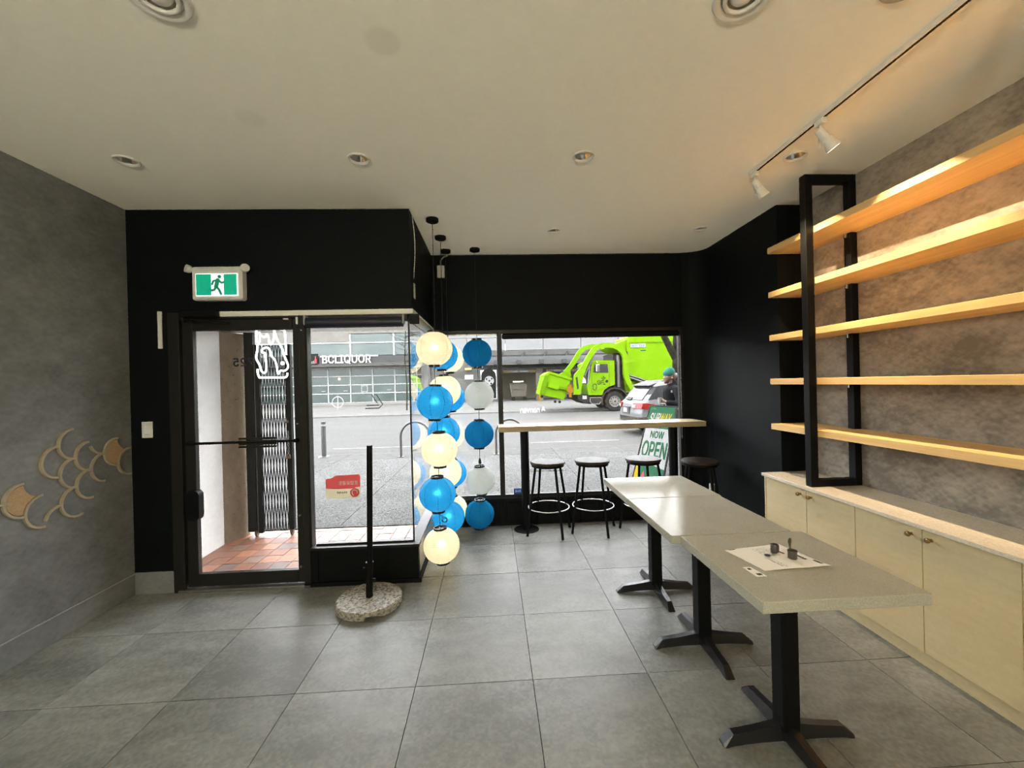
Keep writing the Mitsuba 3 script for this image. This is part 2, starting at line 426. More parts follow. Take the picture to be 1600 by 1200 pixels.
part(d, 'contact_sensor', cat(box(-1.62, -1.575, YF - .012, YF, 2.118, 2.132, .003), box(-1.62, -1.58, YF - .012, YF + .004, 2.096, 2.109, .003), box(-1.515, -1.498, YF - .03, YF - .02, 2.055, 2.115, .004)), 'm_white_plastic', 'small white magnetic contacts')
part(d, 'bolt_head', cat([disc((-1.53, YF - .004, zz), .006, .02, 12, 1) for zz in (.16, .56, 1.28)] + [disc((-1.475, YF - .022, 2.01), .007, .01, 12, 1)]), 'm_aluminium', smooth=40)
part(d, 'threshold', box(-2.45, -1.45, YF - .03, YF + .09, 0, .022, .004), 'm_aluminium')
part(d, 'number', text('725', .062, -2.025, YF + .026, 1.742, mirror=True, depth=.002), 'm_navy', 'dark blue street number 725 seen from behind')

# pale trim strips
t = struct('trim_4', box(-2.108, -.612, YF - .012, YF, 2.127, 2.168, .002), 'm_trim_cream', 'pale strip along the header above door and glass')
part(t, 'return_strip', box(-.625, -.612, YF - .012, 4.45, 2.130, 2.168, .002), 'm_trim_cream')

# ------------------------------------------------------------------ things fixed to the front wall
e = thing('exit_sign', 'lit green and white running-man exit sign above the glass door', 'exit sign')
part(e, 'housing', box(-2.258, -1.885, YF - .075, YF, 2.245, 2.50, .012), 'm_white_plastic')
part(e, 'face', mikit.ply(box(-2.224, -1.912, YF - .081, YF - .074, 2.272, 2.445, .002), 'm_white', emitter={'type': 'area', 'radiance': rgb((.34, .36, .35))}), None, 'glowing white sign face')
gl = {'type': 'area', 'radiance': rgb((.0, .13, .075))}
for xa, xb in ((-2.216, -2.108), (-2.012, -1.92)):
    part(e, 'green_panel', mikit.ply(box(xa, xb, YF - .084, YF - .080, 2.280, 2.437), 'm_exit_green', emitter=gl), None, 'green side panel')
man_ = so.unary_union([sg.Point(-2.045, 2.418).buffer(.0125), sg.LineString([(-2.058, 2.392), (-2.07, 2.345)]).buffer(.014),
    sg.LineString([(-2.062, 2.39), (-2.09, 2.387), (-2.10, 2.362)]).buffer(.006), sg.LineString([(-2.05, 2.392), (-2.032, 2.372), (-2.012, 2.376)]).buffer(.006),
    sg.LineString([(-2.07, 2.345), (-2.048, 2.318), (-2.036, 2.288)]).buffer(.0075), sg.LineString([(-2.07, 2.345), (-2.085, 2.318), (-2.122, 2.312)]).buffer(.0075)])
part(e, 'running_figure', mikit.ply(prism(man_, YF - .084, YF - .080, 'y'), 'm_exit_green', emitter={'type': 'area', 'radiance': rgb((.0, .04, .022))}), None, 'green running figure')
for sx, xx in ((-1, -2.285), (1, -1.872)):
    lh = part(e, 'lamp_head', cat(lathe([(.004, -.02), (.022, -.018), (.030, .0), (.031, .022), (.0, .022)], 20, (0, 0, 0))), 'm_white_plastic', 'small round emergency lamp head', smooth=40,
              at=T4().translate([xx, YF - .055, 2.485]).rotate([1, 0, 0], 75).rotate([0, 1, 0], sx * 35))
sw = thing('light_switch', 'white rocker light switch on the black wall left of the door', 'light switch')
part(sw, 'plate', box(-2.703, -2.622, YF - .007, YF, 1.203, 1.328, .003), 'm_white_plastic')
part(sw, 'rocker', box(-2.681, -2.644, YF - .011, YF - .006, 1.232, 1.298, .003), 'm_white')
solo('wall_strip', box(-2.563, -2.531, YF - .012, YF, 1.888, 2.176, .003), 'm_white_plastic', 'narrow white vertical strip on the black wall beside the door top', 'strip')
o = thing('power_outlet', 'white outlet low on the black column behind the tables', 'outlet')
part(o, 'plate', box(2.300, 2.352, 4.285, 4.312, .315, .43, .003), 'm_white_plastic')
part(o, 'socket', cat(box(2.314, 2.338, 4.281, 4.287, .335, .362), box(2.314, 2.338, 4.281, 4.287, .383, .41)), 'm_gray_paint')
b_ = thing('junction_box', 'small white box with grey conduit high in the corner above the lanterns', 'box')
part(b_, 'cover', box(-.562, -.482, YB - .03, YB, 2.715, 2.845, .004), 'm_white_plastic')
part(b_, 'conduit', tube([(-.52, YB - .02, 2.83), (-.52, YB - .02, 2.90), (-.49, YB - .025, 2.935), (-.44, YB - .03, 2.95)], .008, 8), 'm_gray_paint', smooth=40)
p_ = thing('wall_plate', 'white blank wall plate with loose cable on the side of the bulkhead', 'wall plate')
part(p_, 'plate', box(-.625, -.619, 3.42, 3.475, 2.275, 2.40, .002), 'm_white_plastic')
zz = np.linspace(0, 1, 26)
part(p_, 'cable', tube(np.stack([np.full(26, -.617) + .012 * np.sin(zz * 5), 3.40 + .07 * np.sin(zz * PI) * zz + .045 * zz ** 3, 2.94 - .60 * zz + .03 * zz ** 6], 1), .0035, 7), 'm_white_plastic', 'thin white cable', smooth=40)
solo('cable_run', tube([(-.60, YB - .008, 2.955), (.2, YB - .008, 2.952), (1.0, YB - .008, 2.954), (1.9, YB - .008, 2.953)], .004, 6), 'm_rubber', 'thin dark cable along the top of the black wall above the window', 'cable', smooth=40)

r_ = thing('roller_blind', 'rolled-up dark blind above the glass beside the door', 'roller blind')
part(r_, 'roll', tube([(-1.43, YF - .025, 2.064), (-.69, YF - .025, 2.064)], .042, 16), 'm_navy', smooth=40)
part(r_, 'bracket', box(-1.446, -1.43, YF - .055, YF + .0, 2.045, 2.12, .003), 'm_gray_paint')
part(r_, 'bracket', box(-.69, -.678, YF - .055, YF + .0, 2.045, 2.12, .003), 'm_gray_paint')
r_ = thing('roller_blind', 'rolled-up grey blind along the side glass above the lanterns', 'roller blind')
part(r_, 'roll', tube([(-.60, YF + .0, 2.085), (-.60, 4.42, 2.085)], .036, 16), 'm_gray_paint', smooth=40)
part(r_, 'bracket', box(-.64, -.565, YF - .015, YF + .0, 2.045, 2.125, .003), 'm_black_metal')
r_ = thing('roller_blind', 'rolled-up black blind across the top of the big shop window', 'roller blind')
part(r_, 'roll', box(.12, 2.085, YB - .05, YB - .004, 2.036, 2.094, .012), 'm_black_metal')
part(r_, 'chain', cat([disc((2.092, YB - .035, z), .0035, .005, 8) for z in np.arange(.9, 2.04, .012)]), 'm_aluminium', 'bead pull chain', kind='stuff')

# sticker and decals on the glass
s_ = thing('window_sticker', 'red and cream sticker on the glass beside the door', 'sticker')
ys = YF + .024
part(s_, 'backing', prism(sg.Polygon([(-1.338, .685), (-1.325, .672), (-1.08, .672), (-1.066, .688), (-1.066, .85), (-1.08, .862), (-1.26, .858), (-1.29, .838), (-1.338, .832)]), ys, ys + .0008, 'y'), 'm_sticker_cream')
part(s_, 'red_field', prism(sg.Polygon([(-1.336, .755), (-1.24, .748), (-1.13, .75), (-1.068, .764), (-1.068, .848), (-1.08, .858), (-1.26, .854), (-1.29, .835), (-1.336, .828)]), ys - .002, ys, 'y'), 'm_sticker_red', 'red upper half')
gly = []
for k in range(5):
    x = -1.235 + .031 * k
    gly += [box(x, x + .022, ys - .003, ys - .002, z, z + .0035) for z in (.782, .792, .803)] + [box(x + q, x + q + .003, ys - .003, ys - .002, .78, .812) for q in ((.003, .016) if k % 2 else (.009, .019))]
part(s_, 'lettering', cat(gly), 'm_white', 'pale Chinese-style characters')
gly = []
for k in range(6):
    x = -1.25 + .0135 * k
    gly += [box(x, x + .010, ys - .003, ys - .0, z, z + .002) for z in (.715, .722)] + [box(x + .004, x + .006, ys - .003, ys, .711, .728)]
part(s_, 'small_lettering', cat(gly), 'm_ink')
part(s_, 'badge', cat(disc((-1.112, ys - .002, .716), .036, .002, 28, 1)), 'm_sticker_red', 'round red badge')
part(s_, 'badge_mark', ring((-1.112, ys - .004, .717), .021, .0035, 22, 6, 1, (-.4, 4.4)), 'm_white')
s_ = thing('payment_decal', 'small blue decal at the bottom of the shop window by the table leg', 'decal')
part(s_, 'field', box(.213, .303, YB + .034, YB + .036, .335, .392), 'm_blue_print')
part(s_, 'lettering', text('A+E', .026, .226, YB + .033, .352, .066, mirror=True, depth=.001), 'm_white')
s_ = thing('window_lettering', 'white lettering on the shop window read from behind', 'decal')
scene[s_] = mikit.ply(cat(text('nanvan', .060, .305, YB + .0365, 1.226, .215, mirror=True, depth=.001, bold=True), text('A', .045, .54, YB + .0365, 1.24, mirror=True, depth=.001, bold=True)), 'm_decal')
labels[s_]['kind'] = 'stuff'

# neon sign hanging behind the door glass
ne = thing('neon_sign', 'white neon sign in the shape of an animal hanging in the door glass', 'neon sign')
scene['m_neon'] = {'type': 'diffuse', 'reflectance': rgb((.8, .8, .8))}
yn = YF + .075


def npt(c):   # sign's own layout, 1 unit = 1 cm, hung from its lower left corner
    return [(-1.889 + .01 * a, yn, 1.625 + .01 * b) for a, b in c]


def smoothpath(c, n=6):
    c = np.array(c, float)
    out = [c[0]]
    for k in range(len(c) - 1):
        p0, p1, p2, p3 = c[max(k - 1, 0)], c[k], c[k + 1], c[min(k + 2, len(c) - 1)]
        for t_ in np.linspace(0, 1, n + 1)[1:]:
            out.append(.5 * ((2 * p1) + (-p0 + p2) * t_ + (2 * p0 - 5 * p1 + 4 * p2 - p3) * t_ ** 2 + (-p0 + 3 * p1 - 3 * p2 + p3) * t_ ** 3))
    return np.array(out)


NEON = [[(2.2, 9.5), (2.2, 6), (3.2, 3.2), (5, 2.4), (20, 2.2), (23.5, 2.3), (25, 3.6), (25.2, 6)],
        [(2.0, 41.5), (2.0, 30.5)], [(16, 41.8), (20, 41), (23.2, 40), (24.2, 38), (24.4, 34), (24.6, 28), (24.8, 20)],
        [(4.2, 39), (5, 36.5), (8.5, 34.8), (10, 37), (11.2, 35), (12, 29.8), (13.8, 29.5), (15.5, 34), (16, 41)],
        [(4.6, 36), (4.2, 31), (2.6, 28.5), (2.4, 25), (1.4, 20), (1.6, 17), (3.8, 12.5), (5, 8), (7, 6.2), (8.6, 7.5), (9, 13), (8.4, 19), (8.2, 22), (6.2, 22.5), (6.0, 24.8), (8.4, 26.2), (11, 25.8), (12.5, 23), (13, 20), (15.6, 16.5), (17, 12), (17.6, 7), (18.4, 5.2), (20, 7.6), (22.5, 7.4), (25, 8.8), (26, 11.5), (24.6, 16), (22.8, 20.5), (21.8, 25), (19, 30.5), (17.4, 34.5), (16.6, 38)]]
for c in NEON:
    part(ne, 'tube', mikit.ply(tube(npt(smoothpath(c)), .0088, 8), 'm_neon', smooth=True, emitter={'type': 'area', 'radiance': rgb((.80, .84, .82))}))
part(ne, 'eye', mikit.ply(disc((-1.889 + .217, yn, 1.625 + .136), .0155, .012, 20, 1), 'm_neon', emitter={'type': 'area', 'radiance': rgb((.80, .84, .82))}))
part(ne, 'hanger', cat(tube([(-1.855, yn, 2.03), (-1.855, yn, 2.17)], .002, 6), tube([(-1.715, yn, 2.03), (-1.715, yn, 2.17)], .002, 6)), 'm_aluminium')

# ------------------------------------------------------------------ left wall: wooden fish-scale art
def scale_arc(cy, cz, a0, a1, R=.098, w=.0135):
    a = np.radians(np.linspace(a0, a1, 40))
    o = [(cy + (R + w / 2) * math.cos(t), cz + (R + w / 2) * math.sin(t)) for t in a]
    i = [(cy + (R - w / 2) * math.cos(t), cz + (R - w / 2) * math.sin(t)) for t in a[::-1]]
    return sg.Polygon(o + i)


SC = [(2.763, 1.124, 90, 270, 0), (2.866, 1.226, 92, 268, 0), (2.872, 1.034, 90, 270, 0), (2.972, 1.128, 95, 268, 0), (2.874, .843, 90, 292, 0),
      (2.974, .938, 92, 278, 0), (3.077, 1.030, 90, 268, 0), (3.178, 1.124, 85, 270, 1), (3.282, 1.036, 85, 275, 0), (2.562, .935, 88, 270, 1), (2.668, .842, 90, 275, 0)]
wd = thing('wall_art', 'wooden fish-scale wall art with open rings on the left grey wall', 'wall art')
for cy, cz, a0, a1, fill in SC:
    k = part(wd, 'ring', prism(scale_arc(cy, cz, a0, a1), XL, XL + .014, 'x'), 'm_scale_wood')
part(wd, 'ring', prism(scale_arc(2.775, .748, 92, 165), XL, XL + .014, 'x'), 'm_scale_wood')
part(wd, 'ring', prism(scale_arc(3.07, 1.226, 200, 272), XL, XL + .014, 'x'), 'm_scale_wood')
part(wd, 'ring', prism(scale_arc(2.455, .842, 64, 110), XL, XL + .014, 'x'), 'm_scale_wood')
for cy, cz, sy, sz in ((2.562, .935, 2.668, .842), (3.178, 1.124, 3.282, 1.036)):
    g = sg.Point(cy, cz).buffer(.086).difference(sg.Point(sy, sz).buffer(.108)).difference(sg.Point(cy + .10, cz + .10).buffer(.098))
    part(wd, 'inlay', prism(g, XL, XL + .009, 'x'), 'm_cork', 'cork-coloured filled scale')

# ------------------------------------------------------------------ ceiling lamps
names_dl = ['nearest the left wall', 'over the glass door side', 'left of the track lights in the middle', 'between the track rail and the shelves', 'in the middle near the window', 'near the black column']
ring_m = lathe([(.95, .004), (1.0, -.004), (1.22, -.010), (1.30, -.004), (1.32, 0.002)], 32)
cup_m = lathe([(1.0, -.02), (.92, .3), (.80, .9), (.55, 1.15), (.0, 1.18)], 32)
lens_m = lathe([(.62, .62), (.50, .78), (.3, .84), (0, .86)], 24)
for (x, y, r), nm in zip(DOWN, names_dl):
    k = thing('downlight', f'small round recessed downlight, switched off, {nm}', 'downlight')
    S_ = T4().translate([x, y, H]).scale([r, r, r])
    part(k, 'trim_ring', mikit.ply(ring_m, 'm_white_plastic', smooth=50), None, at=T4().translate([x, y, H]).scale([r, r, 1]))
    part(k, 'reflector', mikit.ply(cup_m, 'm_chrome_cup', smooth=40), None, at=S_)
    part(k, 'bulb', mikit.ply(lens_m, 'm_white', smooth=40), None, at=S_)
for (x, y, r), nm in zip(EYES, ('left', 'right')):
    k = thing('eyeball_downlight', f'large round eyeball downlight at the top {nm} edge of the ceiling', 'downlight')
    part(k, 'trim_ring', mikit.ply(ring_m, 'm_white_plastic', smooth=50), None, at=T4().translate([x, y, H]).scale([r, r, 1]))
    part(k, 'inner_ring', ring((x, y, H - .004), r * .78, r * .10, 32, 10), 'm_white_plastic', smooth=40)
    part(k, 'housing', mikit.ply(cup_m, 'm_white_plastic', smooth=40), None, at=T4().translate([x, y, H]).scale([r, r, r]))
    part(k, 'bulb', mikit.ply(trimesh.creation.icosphere(3, r * .55), 'm_white_plastic', smooth=True), None, at=T4().translate([x, y + .01, H + .022]).scale([1, 1, .8]))
k = thing('ceiling_speaker', 'dark round ceiling fitting at the top edge beside the track rail', 'ceiling fitting')
scene[k] = mikit.ply(lathe([(0, -.012), (.07, -.012), (.088, -.006), (.09, 0)], 32, (1.53, 1.40, H)), 'm_gray_paint', smooth=30)

tr = thing('track_rail', 'white ceiling track rail for the spotlights', 'track rail')
part(tr, 'rail', box(1.797, 1.833, -1.8, 2.75, H - .02, H, .002), 'm_white_plastic')
part(tr, 'slot', box(1.809, 1.821, -1.8, 2.74, H - .0215, H - .0195), 'm_black_metal')


def spot_head(y, aim, txt, lit=True):
    k = thing('track_spotlight', txt, 'spotlight', None)
    part(k, 'adapter', box(1.80, 1.83, y - .03, y + .03, H - .05, H - .018, .004), 'm_white_plastic')
    base = np.array([1.84, y, H - .118])
    dv = np.array(aim) - base; dv /= np.linalg.norm(dv)
    part(k, 'yoke', tube([(1.815, y, H - .05), (1.818, y + .01, H - .068), (1.84, y + .042, H - .072), (1.845, y + .045, H - .15), (1.843, y + .03, H - .152)], .005, 8), 'm_white_plastic', smooth=40)
    zax = dv; xax = np.cross([0, 1, 0], zax); xax /= np.linalg.norm(xax); yax = np.cross(zax, xax)
    M = np.eye(4); M[:3, 0], M[:3, 1], M[:3, 2], M[:3, 3] = xax, yax, zax, base
    part(k, 'body', mikit.ply(lathe([(0, -.055), (.020, -.055), (.022, -.05), (.022, .01), (.027, .014), (.030, .045), (.037, .060), (.037, .072), (.033, .072), (.030, .055), (.0, .05)], 24), 'm_white_plastic', smooth=35), None, at=T4(M.tolist()))
    part(k, 'lens', mikit.ply(lathe([(.031, .0665), (.0, .0675)], 24), 'm_white', smooth=40, emitter={'type': 'area', 'radiance': rgb((5, 4.6, 3.9) if lit else (0.3, .3, .3))}), None, at=T4(M.tolist()))
    if lit:
        o = base + dv * .085
        scene[f'light_{k}'] = {'type': 'spot', 'to_world': T4().look_at(origin=o.tolist(), target=(o + dv).tolist(), up=[0, 1, 0.01]), 'cutoff_angle': 38.0, 'beam_width': 20.0,
                               'intensity': rgb(np.array((1.0, .73, .45)) * TRACK_POWER)}


spot_head(2.15, (2.45, 2.05, 2.0), 'white track spotlight, nearer and lit, aimed at the shelves')
spot_head(2.71, (2.40, 2.75, 2.0), 'white track spotlight at the far end of the rail')
spot_head(1.15, (2.45, 1.05, 2.0), 'white track spotlight above the near end of the shelves')
spot_head(.15, (2.45, .05, 2.0), 'white track spotlight behind the viewer')

# opal globe pendants over the service counter at the rear of the shop
for x, nm in ((-1.42, 'nearer the left wall'), (-.30, 'nearer the middle')):
    k = thing('globe_pendant', f'opal globe pendant lamp at the rear of the shop {nm}', 'pendant lamp', 'globe pendants at the rear')
    part(k, 'globe', mikit.ply(trimesh.creation.icosphere(3, .15), 'm_white', smooth=True, emitter={'type': 'area', 'radiance': rgb(np.array((1.0, .95, .76)) * PENDANT_POWER)}), None, at=T4().translate([x, -1.9, 2.15]))
    part(k, 'stem', tube([(x, -1.9, 2.29), (x, -1.9, H)], .008, 8), 'm_black_metal')

# ------------------------------------------------------------------ paper lanterns
NS, RIBS = 32, 26


def c_paper(col, rib):
    def fn(p, n, uv):
        s = uv.y * RIBS; s = s - dr.floor(s)
        k = 1 - smoothstep(.0, .16, dr.minimum(s, 1 - s))
        return mix(col, rib, k * .55) * (.96 + .08 * fbm(uv.x * 60, uv.y * 60, 3., 2))
    return fn


PAPER = {'cream': ((.78, .74, .60), (.50, .45, .33)), 'blue': ((.02, .26, .52), (.01, .14, .33)), 'white': ((.74, .76, .74), (.60, .62, .60)), 'dblue': ((.02, .30, .56), (.012, .19, .40))}
GLOW = {'cream': ((1.0, .90, .60), (.72, .62, .38)), 'blue': ((.010, .33, .78), (.005, .19, .54))}
for q, (a, b) in PAPER.items():
    lit = q in GLOW
    scene['m_paper_' + q] = {'type': 'principledthin', 'base_color': proc(c_paper(a, b)), 'roughness': .42 if lit else .8, 'diff_trans': 1.1, 'spec_trans': .22 if lit else 0.0}
mat('m_seam_cream', (.80, .72, .50), .8); mat('m_seam_blue', (.004, .06, .20), .8)
t_ = np.linspace(0, 1, 41)
ph = np.arcsin(.052 / .152)
lat = ph + t_ * (PI - 2 * ph)
prof = np.stack([.152 * np.sin(lat), .147 * np.cos(lat)], 1)[::-1]
ang = np.arange(NS + 1) * 2 * PI / NS
LV = np.stack([prof[:, None, 0] * np.cos(ang), prof[:, None, 0] * np.sin(ang), np.repeat(prof[:, 1:2], NS + 1, 1)], -1).reshape(-1, 3)
LUV = np.stack([np.tile(np.arange(NS + 1) / NS, (41, 1)), np.repeat(t_[:, None], NS + 1, 1)], -1).reshape(-1, 2)
i, j = np.meshgrid(np.arange(40), np.arange(NS), indexing='ij'); n1 = NS + 1
q = np.stack([i * n1 + j, i * n1 + j + 1, (i + 1) * n1 + j + 1, (i + 1) * n1 + j], -1).reshape(-1, 4)
shade_mesh = trimesh.Trimesh(LV, np.vstack([q[:, [0, 1, 2]], q[:, [0, 2, 3]]]), process=False)
seam_mesh = cat([tube(np.stack([(prof[:, 0] + .0004) * math.cos(a), (prof[:, 0] + .0004) * math.sin(a), prof[:, 1]], 1), .0011, 5) for a in np.arange(8) * PI / 4 + .2])
rim_mesh = lathe([(.051, -.011), (.055, -.011), (.055, .015), (.051, .015), (.051, -.011)], 28)
bar_mesh = cat(box(-.052, .052, -.003, .003, .004, .008), box(-.003, .003, -.052, .052, .004, .008))
shade = {c: mikit.ply(shade_mesh, 'm_paper_' + c, smooth=True, uv=LUV) for c in PAPER}
seam = {c: mikit.ply(seam_mesh, 'm_seam_' + ('blue' if 'blue' in c else 'cream'), smooth=True) for c in PAPER}
rim = mikit.ply(cat(rim_mesh, bar_mesh), 'm_black_gloss', smooth=40)
glow = {c: {'type': 'area', 'radiance': proc(c_paper(np.array(a) * LANTERN_POWER, np.array(b) * LANTERN_POWER))} for c, (a, b) in GLOW.items()}
bulb = mikit.ply(trimesh.creation.icosphere(2, .028), 'm_white', smooth=True, emitter={'type': 'area', 'radiance': rgb((14.5, 11.8, 7.2))})
STR = {'front': (-.470, 3.514, [(-.010, 1.863, 'cream'), (-.016, 1.408, 'blue'), (.012, 1.010, 'cream'), (-.012, .631, 'blue'), (.010, .196, 'cream')]),
       'middle': (-.455, 3.940, [(-.016, 1.842, 'blue'), (.006, 1.500, 'cream'), (-.012, 1.108, 'blue'), (-.006, .724, 'cream'), (.012, .297, 'blue')]),
       'rear': (-.452, 4.338, [(.012, 1.825, 'cream'), (.012, 1.42, 'blue'), (.0, 1.03, 'cream'), (.01, .63, 'blue'), (.01, .25, 'cream')]),
       'unlit': (-.146, 4.300, [(0, 1.874, 'dblue'), (.01, 1.44, 'white'), (0, 1.034, 'dblue'), (.004, .553, 'white'), (-.016, .201, 'dblue')])}
ORD = ['top', 'second', 'middle', 'fourth', 'lowest']
CN = {'cream': 'lit cream', 'blue': 'lit blue', 'dblue': 'unlit blue', 'white': 'unlit white'}
for sname, (sx, sy, ls) in STR.items():
    where = {'front': 'of the nearest lit string', 'middle': 'of the second lit string', 'rear': 'of the rearmost lit string', 'unlit': 'of the separate unlit string by the window mullion'}[sname]
    k = thing('lantern_pendant', {'front': 'black ceiling canopy and cord carrying the nearest lit lanterns', 'middle': 'black ceiling canopy and cord carrying the second lit lanterns', 'rear': 'black ceiling canopy and cord carrying the rearmost lit lanterns', 'unlit': 'black ceiling canopy and cord carrying the unlit lanterns'}[sname], 'pendant canopy')
    part(k, 'canopy', lathe([(0, -.026), (.050, -.026), (.053, -.022), (.053, 0)], 28, (sx, sy, H)), 'm_black_metal', smooth=35)
    pts = [(sx, sy, H - .02), (sx, sy, 2.2)] + [(sx + dx * .6, sy, z) for dx, z, c in ls]
    part(k, 'cord', tube(pts, .0028, 6), 'm_rubber', smooth=40)
    if sname == 'front':
        part(k, 'cord_coil', cat(ring((sx + .04, sy - .02, .42), .022, .0028, 24, 6, 1), ring((sx + .046, sy - .024, .415), .018, .0028, 24, 6, 1), tube([(sx, sy, .47), (sx + .02, sy - .02, .445)], .0028, 6)), 'm_rubber')
    if sname == 'unlit':
        part(k, 'socket', cat(lathe([(0, .05), (.007, .045), (.014, .02), (.016, -.01), (0, -.012)], 14, (sx, sy, .735))), 'm_rubber', smooth=40)
    for (dx, z, c), o in zip(ls, ORD):
        g = 'lit lanterns' if sname != 'unlit' else 'unlit lanterns'
        L = thing('paper_lantern', f'{CN[c]} paper lantern, {o} {where}', 'paper lantern', 'round paper lanterns on hanging strings')
        tilt = T4().translate([sx + dx, sy, z]).rotate([0, 1, 0], float(rng.uniform(-4, 4))).rotate([0, 0, 1], float(rng.uniform(0, 45)))
        part(L, 'shade', {**shade[c], **({'emitter': glow[c]} if c in glow else {})}, None, at=tilt)
        part(L, 'ribs', seam[c], None, at=tilt)
        part(L, 'rim', rim, None, at=tilt @ T4().translate([0, 0, .139]))
        part(L, 'rim', rim, None, at=tilt @ T4().translate([0, 0, -.143]))
        if sname != 'unlit':
            part(L, 'bulb', bulb, None, at=T4().translate([sx + dx, sy, z + .01]))

# ------------------------------------------------------------------ shelves, frame and cabinets on the right wall
for z, nm in ((2.602, 'top'), (2.243, 'second'), (1.893, 'third'), (1.540, 'fourth'), (1.174, 'lowest')):
    solo('wall_shelf', box(2.270, XR, -1.2, 3.255, z - .046, z, .0015), 'm_shelf_wood', f'long pale wood shelf on the grey wall, {nm} of the five', 'shelf', 'wall shelves')
fr = thing('shelf_frame', 'tall black metal frame around the shelves standing on the counter', 'frame')
FZ0, FZ1 = .777, H
part(fr, 'front_post', box(2.212, 2.266, 2.768, 2.822, FZ0, FZ1, .002), 'm_black_metal')
part(fr, 'rear_post', box(2.535, XR, 2.768, 2.822, FZ0, FZ1, .002), 'm_black_metal')
part(fr, 'top_bar', box(2.266, 2.535, 2.768, 2.822, FZ1 - .055, FZ1, .002), 'm_black_metal')
part(fr, 'bottom_bar', box(2.266, 2.535, 2.768, 2.822, FZ0, FZ0 + .05, .002), 'm_black_metal')
for z in (2.602, 2.243, 1.893, 1.540):
    part(fr, 'shelf_clip', box(2.522, 2.534, 2.790, 2.802, z - .075, z - .046, .001), 'm_steel')

cb = thing('cabinet_run', 'long low cream cabinet with brass knobs along the grey wall', 'cabinet')
part(cb, 'carcass', box(2.232, XR - .004, -1.6, 3.247, .10, .752), 'm_cabinet')
part(cb, 'end_panel', box(2.206, XR - .004, 3.247, 3.262, .0, .752, .001), 'm_cabinet')
part(cb, 'kick_board', box(2.262, XR - .004, -1.6, 3.247, 0, .10), 'm_cabinet')
SEAMS = [3.244, 2.815, 2.424, 2.028, 1.625, 1.225, .825, .425, .025, -.375, -.775, -1.175, -1.575]
HINGE = [1, 0, 1, 0, 1, 0, 1, 0, 1, 0, 1, 0]
for k in range(len(SEAMS) - 1):
    y1, y0 = SEAMS[k] - .0018, SEAMS[k + 1] + .0018
    dk = part(cb, 'door', box(2.208, 2.230, y0, y1, .105, .748, .0012), 'm_cabinet')
    ky = y0 + .05 if HINGE[k] else y1 - .045
    part(dk, 'knob', cat(move(lathe([(0, -.034), (.009, -.034), (.013, -.028), (.0135, -.020), (.008, -.013), (.006, -.004), (.009, 0)], 18), (2.208, ky, .705), ry=PI / 2)), 'm_brass', 'brass knob', smooth=40)
ct = solo('countertop', box(2.182, XR, -1.62, 3.262, .753, .776, .002), 'm_countertop', 'pale speckled stone countertop on the cream cabinets', 'countertop')

# ------------------------------------------------------------------ bar table at the window
bt = thing('bar_table', 'tall wood-topped bar table in front of the shop window', 'bar table')
top = sg.Polygon([(.055, 4.14), (2.195, 4.14), (2.195, 4.44), (2.14, 4.468), (.055, 4.468)])
part(bt, 'top', prism(top, 1.062, 1.114, 'z'), 'm_bar_wood')
for x in (.330, 1.938):
    k = part(bt, 'post', tube([(x, 4.357, .0), (x, 4.357, 1.05)], .044 if x < 1 else .046, 24), 'm_black_metal', smooth=40)
    part(k, 'base_plate', lathe([(.0, .012), (.118, .012), (.130, .006), (.132, 0)], 40, (x, 4.357, 0)), 'm_black_metal', smooth=30)
    part(k, 'top_plate', box(x - .11, x + .11, 4.25, 4.46, 1.054, 1.062), 'm_black_metal')


def stool(cx, cy, a0, txt):
    k = thing('bar_stool', txt, 'bar stool', 'black bar stools along the bar table')
    SH = .735
    part(k, 'seat', lathe([(0, SH), (.172, SH), (.180, SH - .006), (.182, SH - .016), (.178, SH - .026), (0, SH - .026)], 40, (cx, cy, 0)), 'm_seat', 'dark glossy wood seat', smooth=30)
    part(k, 'apron', lathe([(.168, SH - .026), (.168, SH - .05), (.160, SH - .05), (.160, SH - .026)], 40, (cx, cy, 0)), 'm_black_metal', smooth=30)
    for q_ in range(4):
        a = math.radians(a0 + 90 * q_)
        d0, d1 = np.array([math.cos(a), math.sin(a)]) * .145, np.array([math.cos(a), math.sin(a)]) * .258
        part(k, 'leg', tube([(cx + d1[0], cy + d1[1], .0), (cx + d0[0], cy + d0[1], SH - .028)], .0125, 12), 'm_black_metal', smooth=40)
    part(k, 'foot_ring', ring((cx, cy, .262), .212, .006, 48, 8), 'm_steel', 'thin steel foot ring', smooth=40)
    return k


stool(.558, 4.262, 203.5, 'black bar stool nearest the left leg of the bar table')
stool(1.026, 4.262, 200, 'second black bar stool from the left, in front of the window')
stool(1.567, 4.255, 175, 'third black bar stool from the left, half hidden by the far table')
stool(2.075, 4.055, 190, 'black bar stool by the black column with worn dark wooden seat')


